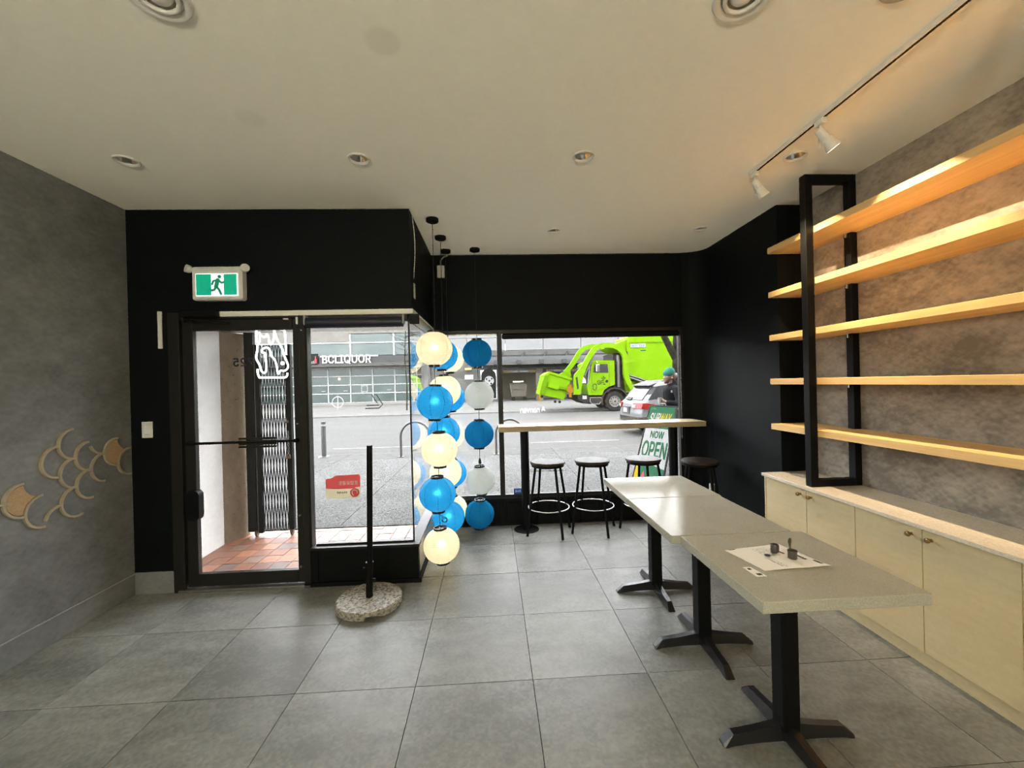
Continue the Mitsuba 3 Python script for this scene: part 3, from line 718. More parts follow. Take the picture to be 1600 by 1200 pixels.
# ------------------------------------------------------------------ cafe tables
def cafe_table(x0, x1, y0, y1, bx, by, rot, txt):
    k = thing('cafe_table', txt, 'table', 'square stone-topped cafe tables')
    part(k, 'top', box(x0, x1, y0, y1, .712, .756, .003), 'm_quartz')
    part(k, 'column', box(bx - .038, bx + .038, by - .038, by + .038, .05, .70, .006), 'm_black_metal')
    part(k, 'mount_plate', box(bx - .17, bx + .17, by - .17, by + .17, .700, .712, .002), 'm_black_metal')
    base = []
    for a in range(4):
        an = rot + a * PI / 2
        prof_ = [(0, .030, .030, .090), (.06, .028, .028, .085), (.14, .026, .026, .072), (.245, .026, .020, .060), (.290, .024, .008, .022)]
        pts = []
        for s, w_, zb, zt in prof_:
            pts += [(s, w_, zb), (s, -w_, zb), (s, w_ * .62, zt), (s, -w_ * .62, zt)]
        hull = [trimesh.convex.convex_hull(np.array(pts[4 * q:4 * q + 8])) for q in range(4)]
        base.append([move(h_, (bx, by, -.012), an) for h_ in hull])
        foot = disc((.262, 0, .006), .014, .016, 16)
        base.append(move(foot, (bx, by, 0), an))
    fillet = []
    for a in range(4):
        an = rot + a * PI / 2 + PI / 4
        fillet.append(move(trimesh.convex.convex_hull(np.array([(-.01, -.045, .022), (-.01, .045, .022), (.055, 0, .022), (-.01, -.045, .07), (-.01, .045, .07), (.05, 0, .066)])), (bx, by, 0), an))
    part(k, 'cross_base', cat(*base, *fillet), 'm_black_gloss', 'black four-armed cross base')
    return k


cafe_table(.895, 1.545, 2.738, 3.340, 1.172, 2.985, -.02, 'farthest of the three stone-topped tables, in front of the bar stools')
cafe_table(.897, 1.530, 2.060, 2.733, 1.195, 2.350, -.01, 'middle of the three stone-topped tables, with no paper on it')
cafe_table(.940, 1.577, 1.415, 2.050, 1.228, 1.708, .01, 'nearest stone-topped table with the paper and keys on it')

# things on the nearest table
u = np.linspace(0, 1, 15); v = np.linspace(0, 1, 13)
A_, B_, C_, D_ = np.array([1.057, 1.856]), np.array([1.346, 1.900]), np.array([1.397, 1.647]), np.array([1.104, 1.642])
P = [(A_ * (1 - s) * (1 - t) + B_ * s * (1 - t) + C_ * s * t + D_ * (1 - s) * t) for t in v for s in u]
Z = [.7572 + .0022 * abs(math.sin(5 * s + 3 * t)) * (1 if .1 < s < .95 and t > .1 else .4) + (.006 * (t - .85) * 6 * s if t > .85 else 0) for t in v for s in u]
V = np.array([(p[0], p[1], z) for p, z in zip(P, Z)])
F = [(a * 15 + b, a * 15 + b + 1, (a + 1) * 15 + b + 1, (a + 1) * 15 + b) for a in range(12) for b in range(14)]
F = np.array(F)
pap = trimesh.Trimesh(V, np.vstack([F[:, [0, 2, 1]], F[:, [0, 3, 2]]]), process=False)
sh = thing('paper_sheet', 'white printed paper sheet lying on the nearest table', 'paper')
part(sh, 'sheet', pap, 'm_paper', smooth=True)


def on_paper(s0, s1, t0, t1):
    c = [(A_ * (1 - s) * (1 - t) + B_ * s * (1 - t) + C_ * s * t + D_ * (1 - s) * t) for s, t in ((s0, t0), (s1, t0), (s1, t1), (s0, t1))]
    return quad([(p[0], p[1], .7602) for p in c[::-1]])


ink = [on_paper(.42 + .05 * i, .425 + .05 * i, .10, .42 + .05 * (i % 3)) for i in range(5)] + [on_paper(.72, .76, .2, .42), on_paper(.85, .89, .52, .70), on_paper(.93, .97, .74, .95), on_paper(.05, .16, .03, .05), on_paper(.35, .36, .5, .9), on_paper(.40, .405, .45, .9)]
part(sh, 'print', cat(ink), 'm_ink', 'dark printed lines and blocks')
cd = thing('paper_card', 'small paper card beside the big sheet on the nearest table', 'card')
part(cd, 'card', trimesh.convex.convex_hull(np.array([(x, y, z) for x, y in ((1.036, 1.683), (1.066, 1.682), (1.083, 1.597), (1.040, 1.598)) for z in (.7565, .7578)])), 'm_paper')
part(cd, 'print', cat(box(1.045, 1.058, 1.655, 1.672, .7578, .7583), box(1.052, 1.072, 1.606, 1.624, .7578, .7583)), 'm_ink')
lk = thing('lock_cylinder', 'dark metal lock cylinder lying on the paper, without key', 'lock')
part(lk, 'body', move(lathe([(0, -.017), (.015, -.017), (.017, -.014), (.017, .014), (.015, .017), (0, .017)], 24), (1.262, 1.805, .7795)), 'm_dark_metal', smooth=35)
part(lk, 'cam', cat(box(1.237, 1.262, 1.787, 1.801, .7603, .766, .002)), 'm_dark_metal')
kz = thing('key', 'loose key lying on the paper beside the lock cylinder', 'key')
part(kz, 'bow', lathe([(0, .0035), (.011, .0035), (.012, 0), (.011, -.0003), (0, -.0003)], 20, (1.205, 1.772, .7612)), 'm_dark_metal', smooth=30)
part(kz, 'blade', box(1.214, 1.244, 1.768, 1.777, .7609, .764, .0008), 'm_steel')
lk = thing('lock_cylinder', 'dark metal lock cylinder standing on the paper with a key in it', 'lock')
part(lk, 'body', move(lathe([(0, -.0175), (.016, -.0175), (.018, -.015), (.018, .012), (.0195, .0135), (.0195, .0175), (0, .0175)], 24), (1.290, 1.732, .7795)), 'm_dark_metal', smooth=35)
part(lk, 'key_blade', box(1.279, 1.283, 1.731, 1.734, .795, .822), 'm_dark_metal')
kb = prism(sg.Point(0, 0).buffer(.013).union(sg.box(-.008, -.020, .008, 0)), -.0012, .0012, 'y')
part(lk, 'key_bow', move(kb, (1.279, 1.732, .838), rz=.5), 'm_dark_metal')

# ------------------------------------------------------------------ parasol stand
ps = thing('parasol_stand', 'black pole in a tilted round granite foot in front of the entrance glass', 'parasol stand')
Mt = trimesh.transformations.rotation_matrix(math.radians(1.6), (0, 1, 0))
slab = m3.Manifold.batch_hull([m3.Manifold.cylinder(.040, .226, .226, 56).translate([0, 0, .008]), m3.Manifold.cylinder(.056, .218, .218, 56)])
slab = slab - man(box(.03, .15, -.40, -.16, -.01, .030)) - man(box(-.15, -.03, .16, .40, -.01, .030)) - man(box(.16, .4, .03, .15, -.01, .03))
sl = unman(slab); sl.apply_translation((-.912, 2.985, .001))
part(ps, 'foot', sl, 'm_terrazzo', 'speckled granite disc foot')
part(ps, 'socket', cat(tube([(-.912, 2.985, .05), (-.905, 2.985, .30)], .0235, 20), tube([(-.9055, 2.985, .285), (-.905, 2.985, .305)], .0275, 20)), 'm_black_metal', smooth=40)
part(ps, 'pole', tube([(-.905, 2.985, .20), (-.884, 2.985, 1.137)], .0195, 20), 'm_black_metal', smooth=40)
part(ps, 'clamp_knob', cat(tube([(-.905, 2.972, .275), (-.93, 2.955, .272)], .006, 8), tube([(-.89, 2.972, .19), (-.865, 2.95, .19)], .006, 8), disc((-.862, 2.948, .19), .014, .014, 16, 0), disc((-.934, 2.953, .272), .010, .012, 16, 0)), 'm_black_metal', smooth=40)

# ================================================================== outside
mat('m_stucco', lambda p, n, uv: mix((.76, .765, .74), (.86, .86, .84), fbm(p.x * 30, p.y * 30, p.z * 30, 3)), .9, spec=.2)
mat('m_tan_concrete', lambda p, n, uv: mix((.20, .155, .108), (.29, .23, .168), fbm(p.x * 20, p.y * 20, p.z * 9, 3)) * (1 - .4 * smoothstep(.86, .90, noise(p.x * 60, p.y * 60, p.z * 55))), .9, spec=.2)
TILES = [(.25, .115, .075), (.20, .105, .08), (.34, .16, .095), (.16, .11, .095), (.24, .15, .115)]
for k, c in enumerate(TILES):
    mat(f'm_quarry_{k}', (lambda c: (lambda p, n, uv: mix([.82 * x for x in c], [1.15 * x for x in c], fbm(p.x * 25, p.y * 25, 1. + c[0], 3))))(c), .45, spec=.4)
mat('m_mortar', (.30, .27, .235), .9)
mat('m_aggregate', lambda p, n, uv: mix((0.02105, 0.0216, 0.02133), (0.1058, 0.1058, 0.104), dr.clip(fbm(p.x * 85, p.y * 85, 1., 2) * 1.9 - .45 + (fbm(p.x * 2, p.y * 2, 1., 3) - .5) * .35, 0, 1)), .8, spec=.08)
mat('m_sidewalk', lambda p, n, uv: mix((0.04491, 0.04491, 0.0435), (0.07016, 0.06962, 0.06735), fbm(p.x * 9, p.y * 9, 1., 4)), .85, spec=.08)
mat('m_asphalt', lambda p, n, uv: mix((0.03772, 0.03726, 0.03625), (0.05704, 0.0563, 0.05474), dr.clip(fbm(p.x * 38, p.y * 38, 1., 2) * 1.2 - .1 + (fbm(p.x * .5, p.y * 1.6, 1., 3) - .5) * .6, 0, 1)), .8, spec=.12)
mat('m_joint', (.10, .10, .095), .9)
mat('m_concrete', lambda p, n, uv: mix((0.05332, 0.05246, 0.04911), (0.07016, 0.0693, 0.06595), fbm(p.x * 2, p.y * 2, p.z * 3, 4)), .85, spec=.08)
mat('m_concrete_tan', lambda p, n, uv: mix((0.1058, 0.09936, 0.09016), (0.1306, 0.1242, 0.1122), fbm(p.x * 3, p.y * 2, p.z * 3, 4)), .85, spec=.08)
mat('m_white_panel', (0.1403, 0.1403, 0.1403), .6, spec=.08)
mat('m_white_frame', (0.2565, 0.264, 0.2603), .5, spec=.08)
mat('m_shop_glass', lambda p, n, uv: mix((0.02576, 0.03864, 0.03588), (0.06624, 0.08648, 0.08096), fbm(p.x * .9, p.y, p.z * 1.4, 3)), .15, spec=.3)
mat('m_upper_glass', lambda p, n, uv: mix((0.03649, 0.05192, 0.04997), (0.07016, 0.08977, 0.08419), fbm(p.x * .6, p.y, p.z * 1.1, 3)), .12, spec=.3)
mat('m_canopy', (0.008419, 0.008977, 0.009264), .5)
mat('m_canopy_glass', (0.02525, 0.02806, 0.02947), .2, spec=.6)
mat('m_dark_room', (.17, .155, .115), .8)
mat('m_beige', (0.07016, 0.05894, 0.03929), .6)
mat('m_yellow', (0.1403, 0.08699, 0.008419), .5, spec=.08)
mat('m_orange', (0.1544, 0.06455, 0.005613), .5, spec=.08)
mat('m_lime', (0.08902, 0.1811, 0.0003018), .6, spec=.05)
mat('m_lime_dark', (0.06035, 0.1282, 0.0003018), .6, spec=.05)
mat('m_tyre', (.009, .009, .009), .8, spec=.15)
mat('m_hub', (0.1066, 0.1038, 0.0954), .4)
mat('m_silver', (0.1242, 0.126, 0.1306), .3, .2, spec=.4)
mat('m_car_glass', (0.02386, 0.02525, 0.02806), .08, spec=.8)
mat('m_car_dark', (.009, .0092, .010), .55, spec=.2)
mat('m_tail', (.16, .004, .007), .2, spec=.4)
mat('m_galv', (0.08419, 0.08419, 0.08419), .4, .6)
mat('m_subway_green', (0.001122, 0.05613, 0.02105), .4, spec=.08)
mat('m_subway_yellow', (0.2716, 0.1886, 0.003018), .6, spec=.05)
mat('m_bark', lambda p, n, uv: mix((0.006035, 0.005658, 0.004149), (0.03772, 0.03621, 0.0249), dr.clip(fbm(p.x * 22, p.y * 22, p.z * 7, 3) * 1.6 - .35, 0, 1)), .95, spec=.05)
mat('m_weed', (0.04491, 0.06174, 0.01684), .8)
mat('m_skin', (0.1544, 0.0954, 0.07016), .55)
mat('m_vest', (.0035, .0035, .0042), .75, spec=.08)
mat('m_hoodie', (.011, .0115, .0135), .9, spec=.08)
mat('m_beanie', lambda p, n, uv: mix((.008, .022, .05), (.008, .085, .06), smoothstep(.35, .65, fbm(p.x * 7 + 2, p.y * 7, p.z * 7, 2))), .95)
mat('m_hair', (.10, .055, .025), .8)
mat('m_jeans', (.04, .05, .09), .85)

# entry recess
ef = struct('entry_floor', box(-2.75, -.70, YF + .09, 4.66, -.12, -.014), 'm_mortar', 'red quarry-tiled floor of the recessed entrance')
TS = .152
for a in range(14):
    for b in range(9):
        x0, y0 = -2.752 + TS * a, YF + .093 + TS * b - .05
        g = sg.box(x0 + .003, y0 + .003, x0 + TS - .003, y0 + TS - .003).intersection(sg.box(-2.745, YF + .093, -.70, 4.645))
        if g.is_empty or g.area < 2e-4: continue
        part(ef, 'tile', prism(g, -.03, -.004 + float(rng.uniform(-.0015, .0015)), 'z'), f'm_quarry_{int(rng.choice(5, p=[.32, .24, .2, .14, .10]))}')
struct('wall_entry', box(-3.2, -2.742, YF + .10, 4.30, -.1, 2.22), 'm_stucco', 'white stucco side wall of the recessed entrance')
struct('wall_pier', prism([(-2.742, 4.30), (-2.632, 4.545), (-2.66, 4.62), (-3.2, 4.62), (-3.2, 4.30)], -.1, 2.148, 'z'), 'm_tan_concrete', 'rough tan concrete pier beside the folding gate')
struct('entry_soffit', box(-3.2, -.70, YF + .10, 4.62, 2.172, 2.24), 'm_stucco', 'pale soffit over the recessed entrance')
struct('street_front', cat(box(-14, -.70, 4.60, 4.85, 2.24, 5.2), box(-14, -3.2, 4.6, 4.85, -.1, 2.24)), 'm_stucco')
struct('street_front_black', cat(box(-.72, 12, 4.602, 4.70, 2.20, 5.2), box(2.27, 12, 4.602, 4.70, -.1, 2.2)), 'm_black_paint')

# folding gate
gt = thing('folding_gate', 'black folding scissor gate pushed together beside the tan pier', 'gate')
GY = 4.50
part(gt, 'post', box(-2.612, -2.520, GY - .02, GY + .03, .05, 2.16, .003), 'm_black_metal')
part(gt, 'post', box(-2.505, -2.462, GY - .015, GY + .025, .03, 2.03, .003), 'm_black_metal')
part(gt, 'post', box(-2.192, -2.138, GY - .02, GY + .03, .06, 2.03, .003), 'm_black_metal')
part(gt, 'groove', box(-2.520, -2.505, GY - .008, GY + .0, .05, 2.03), 'm_galv')
gx0, gx1, gz0, gz1, sl_ = -2.462, -2.192, .05, 2.02, 12.4
for sgn in (1, -1):
    for k in range(-10, 8):
        c = gz0 + .385 * k + (0 if sgn > 0 else 0)
        pts = []
        for x in (gx0, gx1):
            pts.append((x, c + sl_ * ((x - gx0) if sgn > 0 else (gx1 - x))))
        seg = sg.LineString(pts).intersection(sg.box(gx0, gz0, gx1, gz1))
        if seg.is_empty or seg.length < .12: continue
        (xa, za), (xb, zb) = seg.coords[0], seg.coords[-1]
        yy = GY + (.008 if sgn > 0 else 0)
        part(gt, 'lattice_bar', prism(sg.LineString([(xa, za), (xb, zb)]).buffer(.0034, cap_style=2), yy - .003, yy + .003, 'y'), 'm_black_metal')
for x in (-2.53, -2.165):
    k = part(gt, 'caster', cat(disc((x, GY, .022), .026, .02, 18, 0), box(x - .016, x + .016, GY - .02, GY + .02, .03, .06)), 'm_dark_metal')
ch = thing('lock_chain', 'steel chain hanging from the edge of the folding gate', 'chain')
scene[ch] = mikit.ply(cat([move(ring((0, 0, 0), .009, .0028, 14, 6, 1 if q % 2 else 0), (-2.168, GY - .035, 1.10 - .019 * q)) for q in range(13)]), 'm_steel', smooth=40)
label(ch, labels[ch]['label'], 'chain', kind='stuff')
for (x, z, s, nm) in ((-2.172, .845, 1.0, 'larger brass padlock hanging from the chain on the folding gate'), (-2.176, 1.21, .6, 'small brass padlock on the edge of the folding gate')):
    k = thing('padlock', nm, 'padlock')
    part(k, 'body', box(x - .024 * s, x + .024 * s, GY - .042, GY - .019, z - .03 * s, z, .004), 'm_brass')
    part(k, 'shackle', move(ring((0, 0, 0), .015 * s, .0038 * s, 16, 6, 1, (0, PI)), (x, GY - .028, z)), 'm_steel', smooth=40)

# pavement, kerb, road
RZ = -.06
sw_ = struct('sidewalk', box(-14, 12, 4.66, 9.78, -.25, -.012), 'm_joint', 'exposed-aggregate sidewalk in front of the shop')
for a in range(-6, 6):
    for (y0, y1, mm) in ((4.665, 6.98, 'm_aggregate'), (6.98, 8.92, 'm_aggregate'), (8.92, 9.60, 'm_sidewalk'), (9.60, 9.78, 'm_concrete')):
        x0 = -1.74 + 1.55 * a
        part(sw_, 'kerb_stone' if mm == 'm_concrete' else 'slab', box(x0 + .004, x0 + 1.546, y0 + .004, y1 - .004, -.03, 0), mm)
rd = struct('road', box(-60, 45, 9.78, 22.4, -.5, RZ), 'm_asphalt', 'light grey street asphalt')
for x in range(-9, 7):
    part(rd, 'lane_dash', box(x * 5.2 + 1.0, x * 5.2 + 3.4, 10.95, 11.07, RZ - .002, RZ + .004), 'm_concrete_tan')
fs = struct('far_sidewalk', box(-60, 45, 22.4, 42, -.5, .02), 'm_concrete', 'concrete sidewalk and driveway across the street')
part(fs, 'kerb', box(-60, 45, 22.25, 22.4, -.5, .03), 'm_joint')
for k in range(18):
    part(fs, 'score_line', box(-28 + 2.6 * k, -27.97 + 2.6 * k, 22.4, 35, .018, .0215), 'm_joint')
part(fs, 'planter_kerb', box(-30, -5.2, 33.6, 34.9, .0, .16), 'm_concrete_tan')

wd_ = thing('weed', 'small tuft of weeds growing in the sidewalk joint outside the window', 'weed')
blades = []
for k in range(60):
    a, l, x = rng.uniform(0, 2 * PI), rng.uniform(.06, .20), rng.uniform(-.35, .35)
    dx, dy = math.cos(a) * l * .8, math.sin(a) * l * .5
    blades.append(trimesh.Trimesh([(x - .006, 0, 0), (x + .006, 0, 0), (x + dx, dy, l * .35)], [[0, 1, 2], [0, 2, 1]], process=False))
scene[wd_] = mikit.ply(move(cat(blades), (.95, 7.15, 0)), 'm_weed'); labels[wd_]['kind'] = 'stuff'


def post(x, y, txt):
    k = thing('bollard', txt, 'bollard')
    part(k, 'post', lathe([(0, .80), (.045, .80), (.05, .79), (.05, .02)], 20, (x, y, 0)), 'm_galv', smooth=30)
    part(k, 'base_plate', lathe([(.0, .025), (.12, .025), (.13, 0)], 24, (x, y, 0)), 'm_galv', smooth=30)
    part(k, 'band', lathe([(.052, .70), (.053, .70), (.053, .74), (.052, .74)], 20, (x, y, 0)), 'm_white_out')


post(-3.79, 9.4, 'grey steel bollard on the sidewalk edge seen through the entrance glass')


def hoop(x0, x1, y, txt):
    R = (x1 - x0) / 2; a = np.linspace(PI, 0, 20)
    k = thing('bike_rack', txt, 'bike rack')
    p = [(x0, y, 0)] + [((x0 + x1) / 2 + R * math.cos(t), y, .76 - R + R * math.sin(t)) for t in a] + [(x1, y, 0)]
    part(k, 'hoop', tube(p, .026, 12), 'm_galv', smooth=50)
    part(k, 'base_plate', box(x0 - .06, x0 + .06, y - .06, y + .06, 0, .012), 'm_galv')
    part(k, 'base_plate', box(x1 - .06, x1 + .06, y - .06, y + .06, 0, .012), 'm_galv')


hoop(-2.02, -1.40, 9.1, 'grey hoop bike rack seen through the glass corner behind the lanterns')
hoop(.06, .66, 9.05, 'grey hoop bike rack rising just above the bar table left end')
k = thing('bike_rack', 'white ring bike rack across the street below the store windows', 'bike rack')
part(k, 'ring', ring((-10.3, 28, .56), .36, .035, 36, 8, 1), 'm_white_out', smooth=40)
part(k, 'stem', tube([(-10.3, 28, 0), (-10.3, 28, .98)], .03, 10), 'm_white_out', smooth=40)
k = thing('bike_rack', 'black triangular bike rack across the street below the store windows', 'bike rack')
scene[k] = mikit.ply(tube([(-8.5, 28, .10), (-7.6, 28, .10), (-7.35, 28, .35), (-7.75, 28, 1.0), (-8.05, 28, 1.0), (-7.75, 28, .5), (-7.6, 28, .3), (-8.4, 28, .3)], .035, 8), 'm_black_metal', smooth=40)

# ------------------------------------------------------------------ store across the street
BY = 35.0
st = thing('store_building', 'long store across the street with gridded white-framed windows and a lettered dark canopy', 'building')
part(st, 'upper_wall', cat(box(-40, -11.85, BY, BY + 6, 5.32, 7.2), box(-11.85, -5.3, BY, BY + 6, 6.02, 7.2)), 'm_concrete_tan')
part(st, 'end_wall', box(-5.9, -5.3, BY - .15, BY + 6, 0, 7.2), 'm_white_panel')
part(st, 'base', box(-40, -5.9, BY - .05, BY + .3, 0, .24), 'm_white_panel')
part(st, 'rear_wall', box(-40, -5.9, BY + .35, BY + .6, 0, 7.0), 'm_dark_room')
part(st, 'ledge', box(-40, -5.9, BY - .12, BY + .1, 3.10, 3.22), 'm_white_frame')
zr = [.24, 1.02, 1.73, 2.46, 3.10]
xs = [-22.77 + 1.83 * k for k in range(10)]
for a in range(9):
    for b in range(4):
        part(st, 'pane', box(xs[a] + .06, xs[a + 1] - .06, BY + .04, BY + .07, zr[b] + .05, zr[b + 1] - .05), 'm_shop_glass')
for z in zr: part(st, 'transom', box(xs[0], -5.9, BY - .02, BY + .1, z - .045, z + .045), 'm_white_frame')
for x in xs: part(st, 'mullion', box(x - .045, x + .045, BY - .03, BY + .1, .2, 3.14), 'm_white_frame')
xu = [-26.1 + 3.59 * k for k in range(6)] + [-5.9]
for a in range(6):
    part(st, 'upper_pane', box(xu[a] + .08, xu[a + 1] - .08, BY + .05, BY + .08, 4.2, 5.2), 'm_upper_glass')
    if xu[a] > -12.5: part(st, 'upper_pane', box(xu[a] + .08, xu[a + 1] - .08, BY + .05, BY + .08, 5.3, 5.98), 'm_upper_glass')
    part(st, 'upper_mullion', box(xu[a] - .07, xu[a] + .07, BY - .03, BY + .1, 3.4, 5.98 if xu[a] > -12.5 else 5.3), 'm_white_frame')
part(st, 'upper_transom', box(-40, -5.9, BY - .03, BY + .1, 5.2, 5.30), 'm_white_frame')
part(st, 'canopy', box(-22, -6.4, BY - 1.3, BY, 3.48, 4.05), 'm_canopy')
part(st, 'canopy_edge', box(-22, -6.4, BY - 1.34, BY, 3.22, 3.48), 'm_concrete')
sg_ = part(st, 'sign_letters', text('BCLIQUOR', .62, -13.55, BY - 1.42, 3.50, width=3.83, depth=.06), 'm_white_out', 'lit white capital sign letters', emitter={'type': 'area', 'radiance': rgb((.42, .42, .42))})
part(st, 'sign_rail', box(-13.7, -9.1, BY - 1.36, BY - 1.32, 3.98, 4.10), 'm_white_out')
lg = part(st, 'sign_logo', box(-14.55, -13.82, BY - 1.42, BY - 1.36, 3.42, 4.28), 'm_black_metal', 'black square logo sign')
part(lg, 'bottle_mark', prism(so.unary_union([sg.box(-14.07, 3.52, -13.93, 3.84), sg.box(-14.035, 3.8, -13.965, 4.08)]), BY - 1.46, BY - 1.42, 'y'), 'm_red', 'red bottle mark')
part(lg, 'letters', text('bcl', .22, -14.53, BY - 1.43, 3.5, depth=.03), 'm_white_out')
part(st, 'window_poster', cat(box(-11.05 + .12, -11.05 + .66, BY + .0, BY + .02, 1.12, 1.66)), 'm_white_out')
part(st, 'window_poster_mark', cat(box(-10.87, -10.45, BY - .01, BY, 1.18, 1.60)), 'm_shop_glass')
for x in (-14.2, -12.4, -8.8):
    part(st, 'window_note', box(x, x + .34, BY + .0, BY + .02, 1.22, 1.28), 'm_white_out')
part(st, 'interior_lamp', mikit.ply(trimesh.creation.icosphere(2, .10), 'm_white_out', emitter={'type': 'area', 'radiance': rgb((6, 4.4, 2.2))}), None, 'small warm lamp behind the window', at=T4().translate([-12.7, BY - .04, 2.25]))

# ------------------------------------------------------------------ garage building to the right
gb = thing('garage_building', 'pale building across the street with dark canopy and two garage entrances', 'building')
part(gb, 'parapet', box(-5.3, 26, BY, BY + 6, 5.45, 6.6), 'm_white_panel')
for k in range(10):
    part(gb, 'wall_panel', box(-5.28 + 3.25 * k, -5.28 + 3.21 + 3.25 * k, BY - .02, BY + .4, 4.36, 5.42), 'm_white_panel')
part(gb, 'beam', box(-1.2, 26, BY - .06, BY + .4, 3.92, 4.34), 'm_concrete')
part(gb, 'canopy', box(-1.0, 26, BY - 1.5, BY, 3.30, 3.70), 'm_canopy_glass')
part(gb, 'canopy_edge', box(-1.0, 26, BY - 1.54, BY - 1.46, 3.05, 3.30), 'm_concrete')
for k in range(11):
    x = .55 + 1.86 * k
    part(gb, 'bracket', cat(tube([(x - .15, BY - 1.2, 3.3), (x + .42, BY - .1, 4.15)], .07, 8), box(x - .35, x - .0, BY - 1.7, BY - 1.5, 3.10, 3.42)), 'm_canopy')
part(gb, 'header', box(-5.3, 26, BY + .02, BY + .4, 2.72, 3.95), 'm_canopy')
part(gb, 'grey_wall', box(-5.3, -.95, BY, BY + .4, 0, 4.36), 'm_concrete')
for z in (.95, 1.9, 2.75, 3.6):
    part(gb, 'wall_joint', box(-5.3, -.95, BY - .004, BY, z, z + .03), 'm_joint')
part(gb, 'grey_wall', box(.40, .85, BY, BY + .4, 0, 4.36), 'm_concrete')
part(gb, 'niche', prism(sg.box(-.9, .3, .36, 2.2).union(sg.Point(-.27, 2.2).buffer(.63)), BY + .02, BY + .3, 'y'), 'm_black_metal', 'dark arched doorway')
bl = part(gb, 'ball_sign', disc((-.22, BY - .1, 1.80), .40, .12, 32, 1), 'm_white_out', 'round white ball sign with dark patches')
for dx, dz in ((0, .0), (.22, .18), (-.23, .15), (.16, -.25), (-.18, -.24)):
    part(bl, 'patch', disc((-.22 + dx, BY - .165, 1.80 + dz), .085, .02, 5, 1), 'm_black_metal')
lb = part(gb, 'wall_lamp', mikit.ply(box(-2.25, -1.7, BY - .25, BY, 2.75, 2.92, .03), 'm_orange', emitter={'type': 'area', 'radiance': rgb((1.2, .75, .25))}), None, 'glowing orange wall lamp')
part(gb, 'wall_notice', box(-2.3, -1.55, BY - .03, BY, 1.95, 2.35), 'm_white_out')
part(gb, 'garage_back', cat(box(.8, 26, BY + 5.5, BY + 5.8, 0, 3), box(.8, 26, BY + .4, BY + 5.6, 2.72, 2.9)), 'm_dark_room')
part(gb, 'column', box(3.80, 4.36, BY - .02, BY + .6, 0, 2.75), 'm_beige')
part(gb, 'column', box(7.6, 8.2, BY - .02, BY + .6, 0, 2.75), 'm_beige')
for x0, x1 in ((.98, 3.75), (4.6, 7.4)):
    hb = part(gb, 'height_bar', box(x0, x1, BY - .30, BY - .22, 2.42, 2.64), 'm_canopy')
    for q in range(3):
        for xx in (x0 + .05 + .18 * q, x1 - .55 + .18 * q):
            part(hb, 'stripe', prism([(xx, 2.43), (xx + .09, 2.43), (xx + .16, 2.63), (xx + .07, 2.63)], BY - .31, BY - .30, 'y'), 'm_yellow')
    part(hb, 'lettering', cat(text('PARKING', .12, x0 + .65, BY - .302, 2.47, width=.62, depth=.01), text('ENTRANCE', .12, x0 + 1.4, BY - .302, 2.47, width=.72, depth=.01)), 'm_white_out')
part(gb, 'garage_lamp', mikit.ply(box(1.9, 2.85, BY + 2.0, BY + 2.3, 1.62, 1.74, .02), 'm_white_out', emitter={'type': 'area', 'radiance': rgb((2.6, 2.2, 1.4))}), None, 'lit lamp in the garage')
dp = thing('dumpster', 'beige dumpster standing inside the garage entrance across the street', 'dumpster')
part(dp, 'bin', prism([(1.72, .35), (2.95, .35), (3.08, 1.45), (1.62, 1.45)], BY + 1.0, BY + 2.1, 'y'), 'm_beige')
part(dp, 'lid', box(1.60, 3.10, BY + .95, BY + 2.15, 1.45, 1.52, .02), 'm_beige')
part(dp, 'wheel', cat([disc((x, BY + 1.05, .19), .17, .1, 20, 1) for x in (1.85, 2.85)]), 'm_tyre')
part(dp, 'bar', box(1.68, 3.0, BY + .96, BY + 1.0, .95, 1.02), 'm_concrete')
for x, nm in ((3.96, 'in front of the beige column'), (8.3, 'beside the second column')):
    k = thing('yellow_bollard', f'yellow bollard across the street {nm}', 'bollard')
    scene[k] = mikit.ply(lathe([(0, 1.18), (.10, 1.16), (.125, 1.10), (.125, 0)], 20, (x, BY - .9, .02)), 'm_yellow', smooth=30)

# ------------------------------------------------------------------ garbage truck
tk = thing('garbage_truck', 'bright lime-green front-loading garbage truck holding a bin in its arms', 'truck')
TY0, TY1 = 21.3, 23.8
part(tk, 'body', prism([(7.24, 3.84), (7.33, 3.92), (14.5, 4.0), (14.5, 1.2), (9.14, 1.35), (7.24, 1.60), (7.11, 1.98), (7.15, 3.51)], TY0 + .05, TY1 - .05, 'y'), 'm_lime')
part(tk, 'body_rib', box(7.28, 14.5, TY0 + .02, TY0 + .05, 3.50, 3.56), 'm_lime_dark')
part(tk, 'body_rib', box(7.10, 7.16, TY0 + .0, TY0 + .05, 1.9, 3.07), 'm_car_dark')
part(tk, 'body_rib', box(9.72, 9.80, TY0 + .0, TY0 + .05, 1.4, 3.95), 'm_lime_dark')
part(tk, 'lower_rail', prism([(7.0, 1.55), (14.5, 1.2), (14.5, .75), (7.1, .95)], TY0 + .25, TY1 - .25, 'y'), 'm_lime_dark')
part(tk, 'hydraulic_pipe', cat(tube([(7.19, TY0 - .02, 1.81), (7.69, TY0 - .02, 1.66), (8.38, TY0 - .02, 1.40)], .05, 10), tube([(7.19, TY0 - .02, 1.70), (7.9, TY0 - .02, 1.45)], .06, 10)), 'm_galv', smooth=40)
part(tk, 'hopper', prism([(6.28, 3.36), (7.16, 3.70), (7.24, 3.6), (7.24, 2.9), (7.05, 2.95), (6.4, 3.28)], TY0 + .15, TY1 - .15, 'y'), 'm_lime')
wl = part(tk, 'maker_plate', box(7.33, 8.14, TY0 + .02, TY0 + .05, 3.27, 3.47), 'm_white_out')
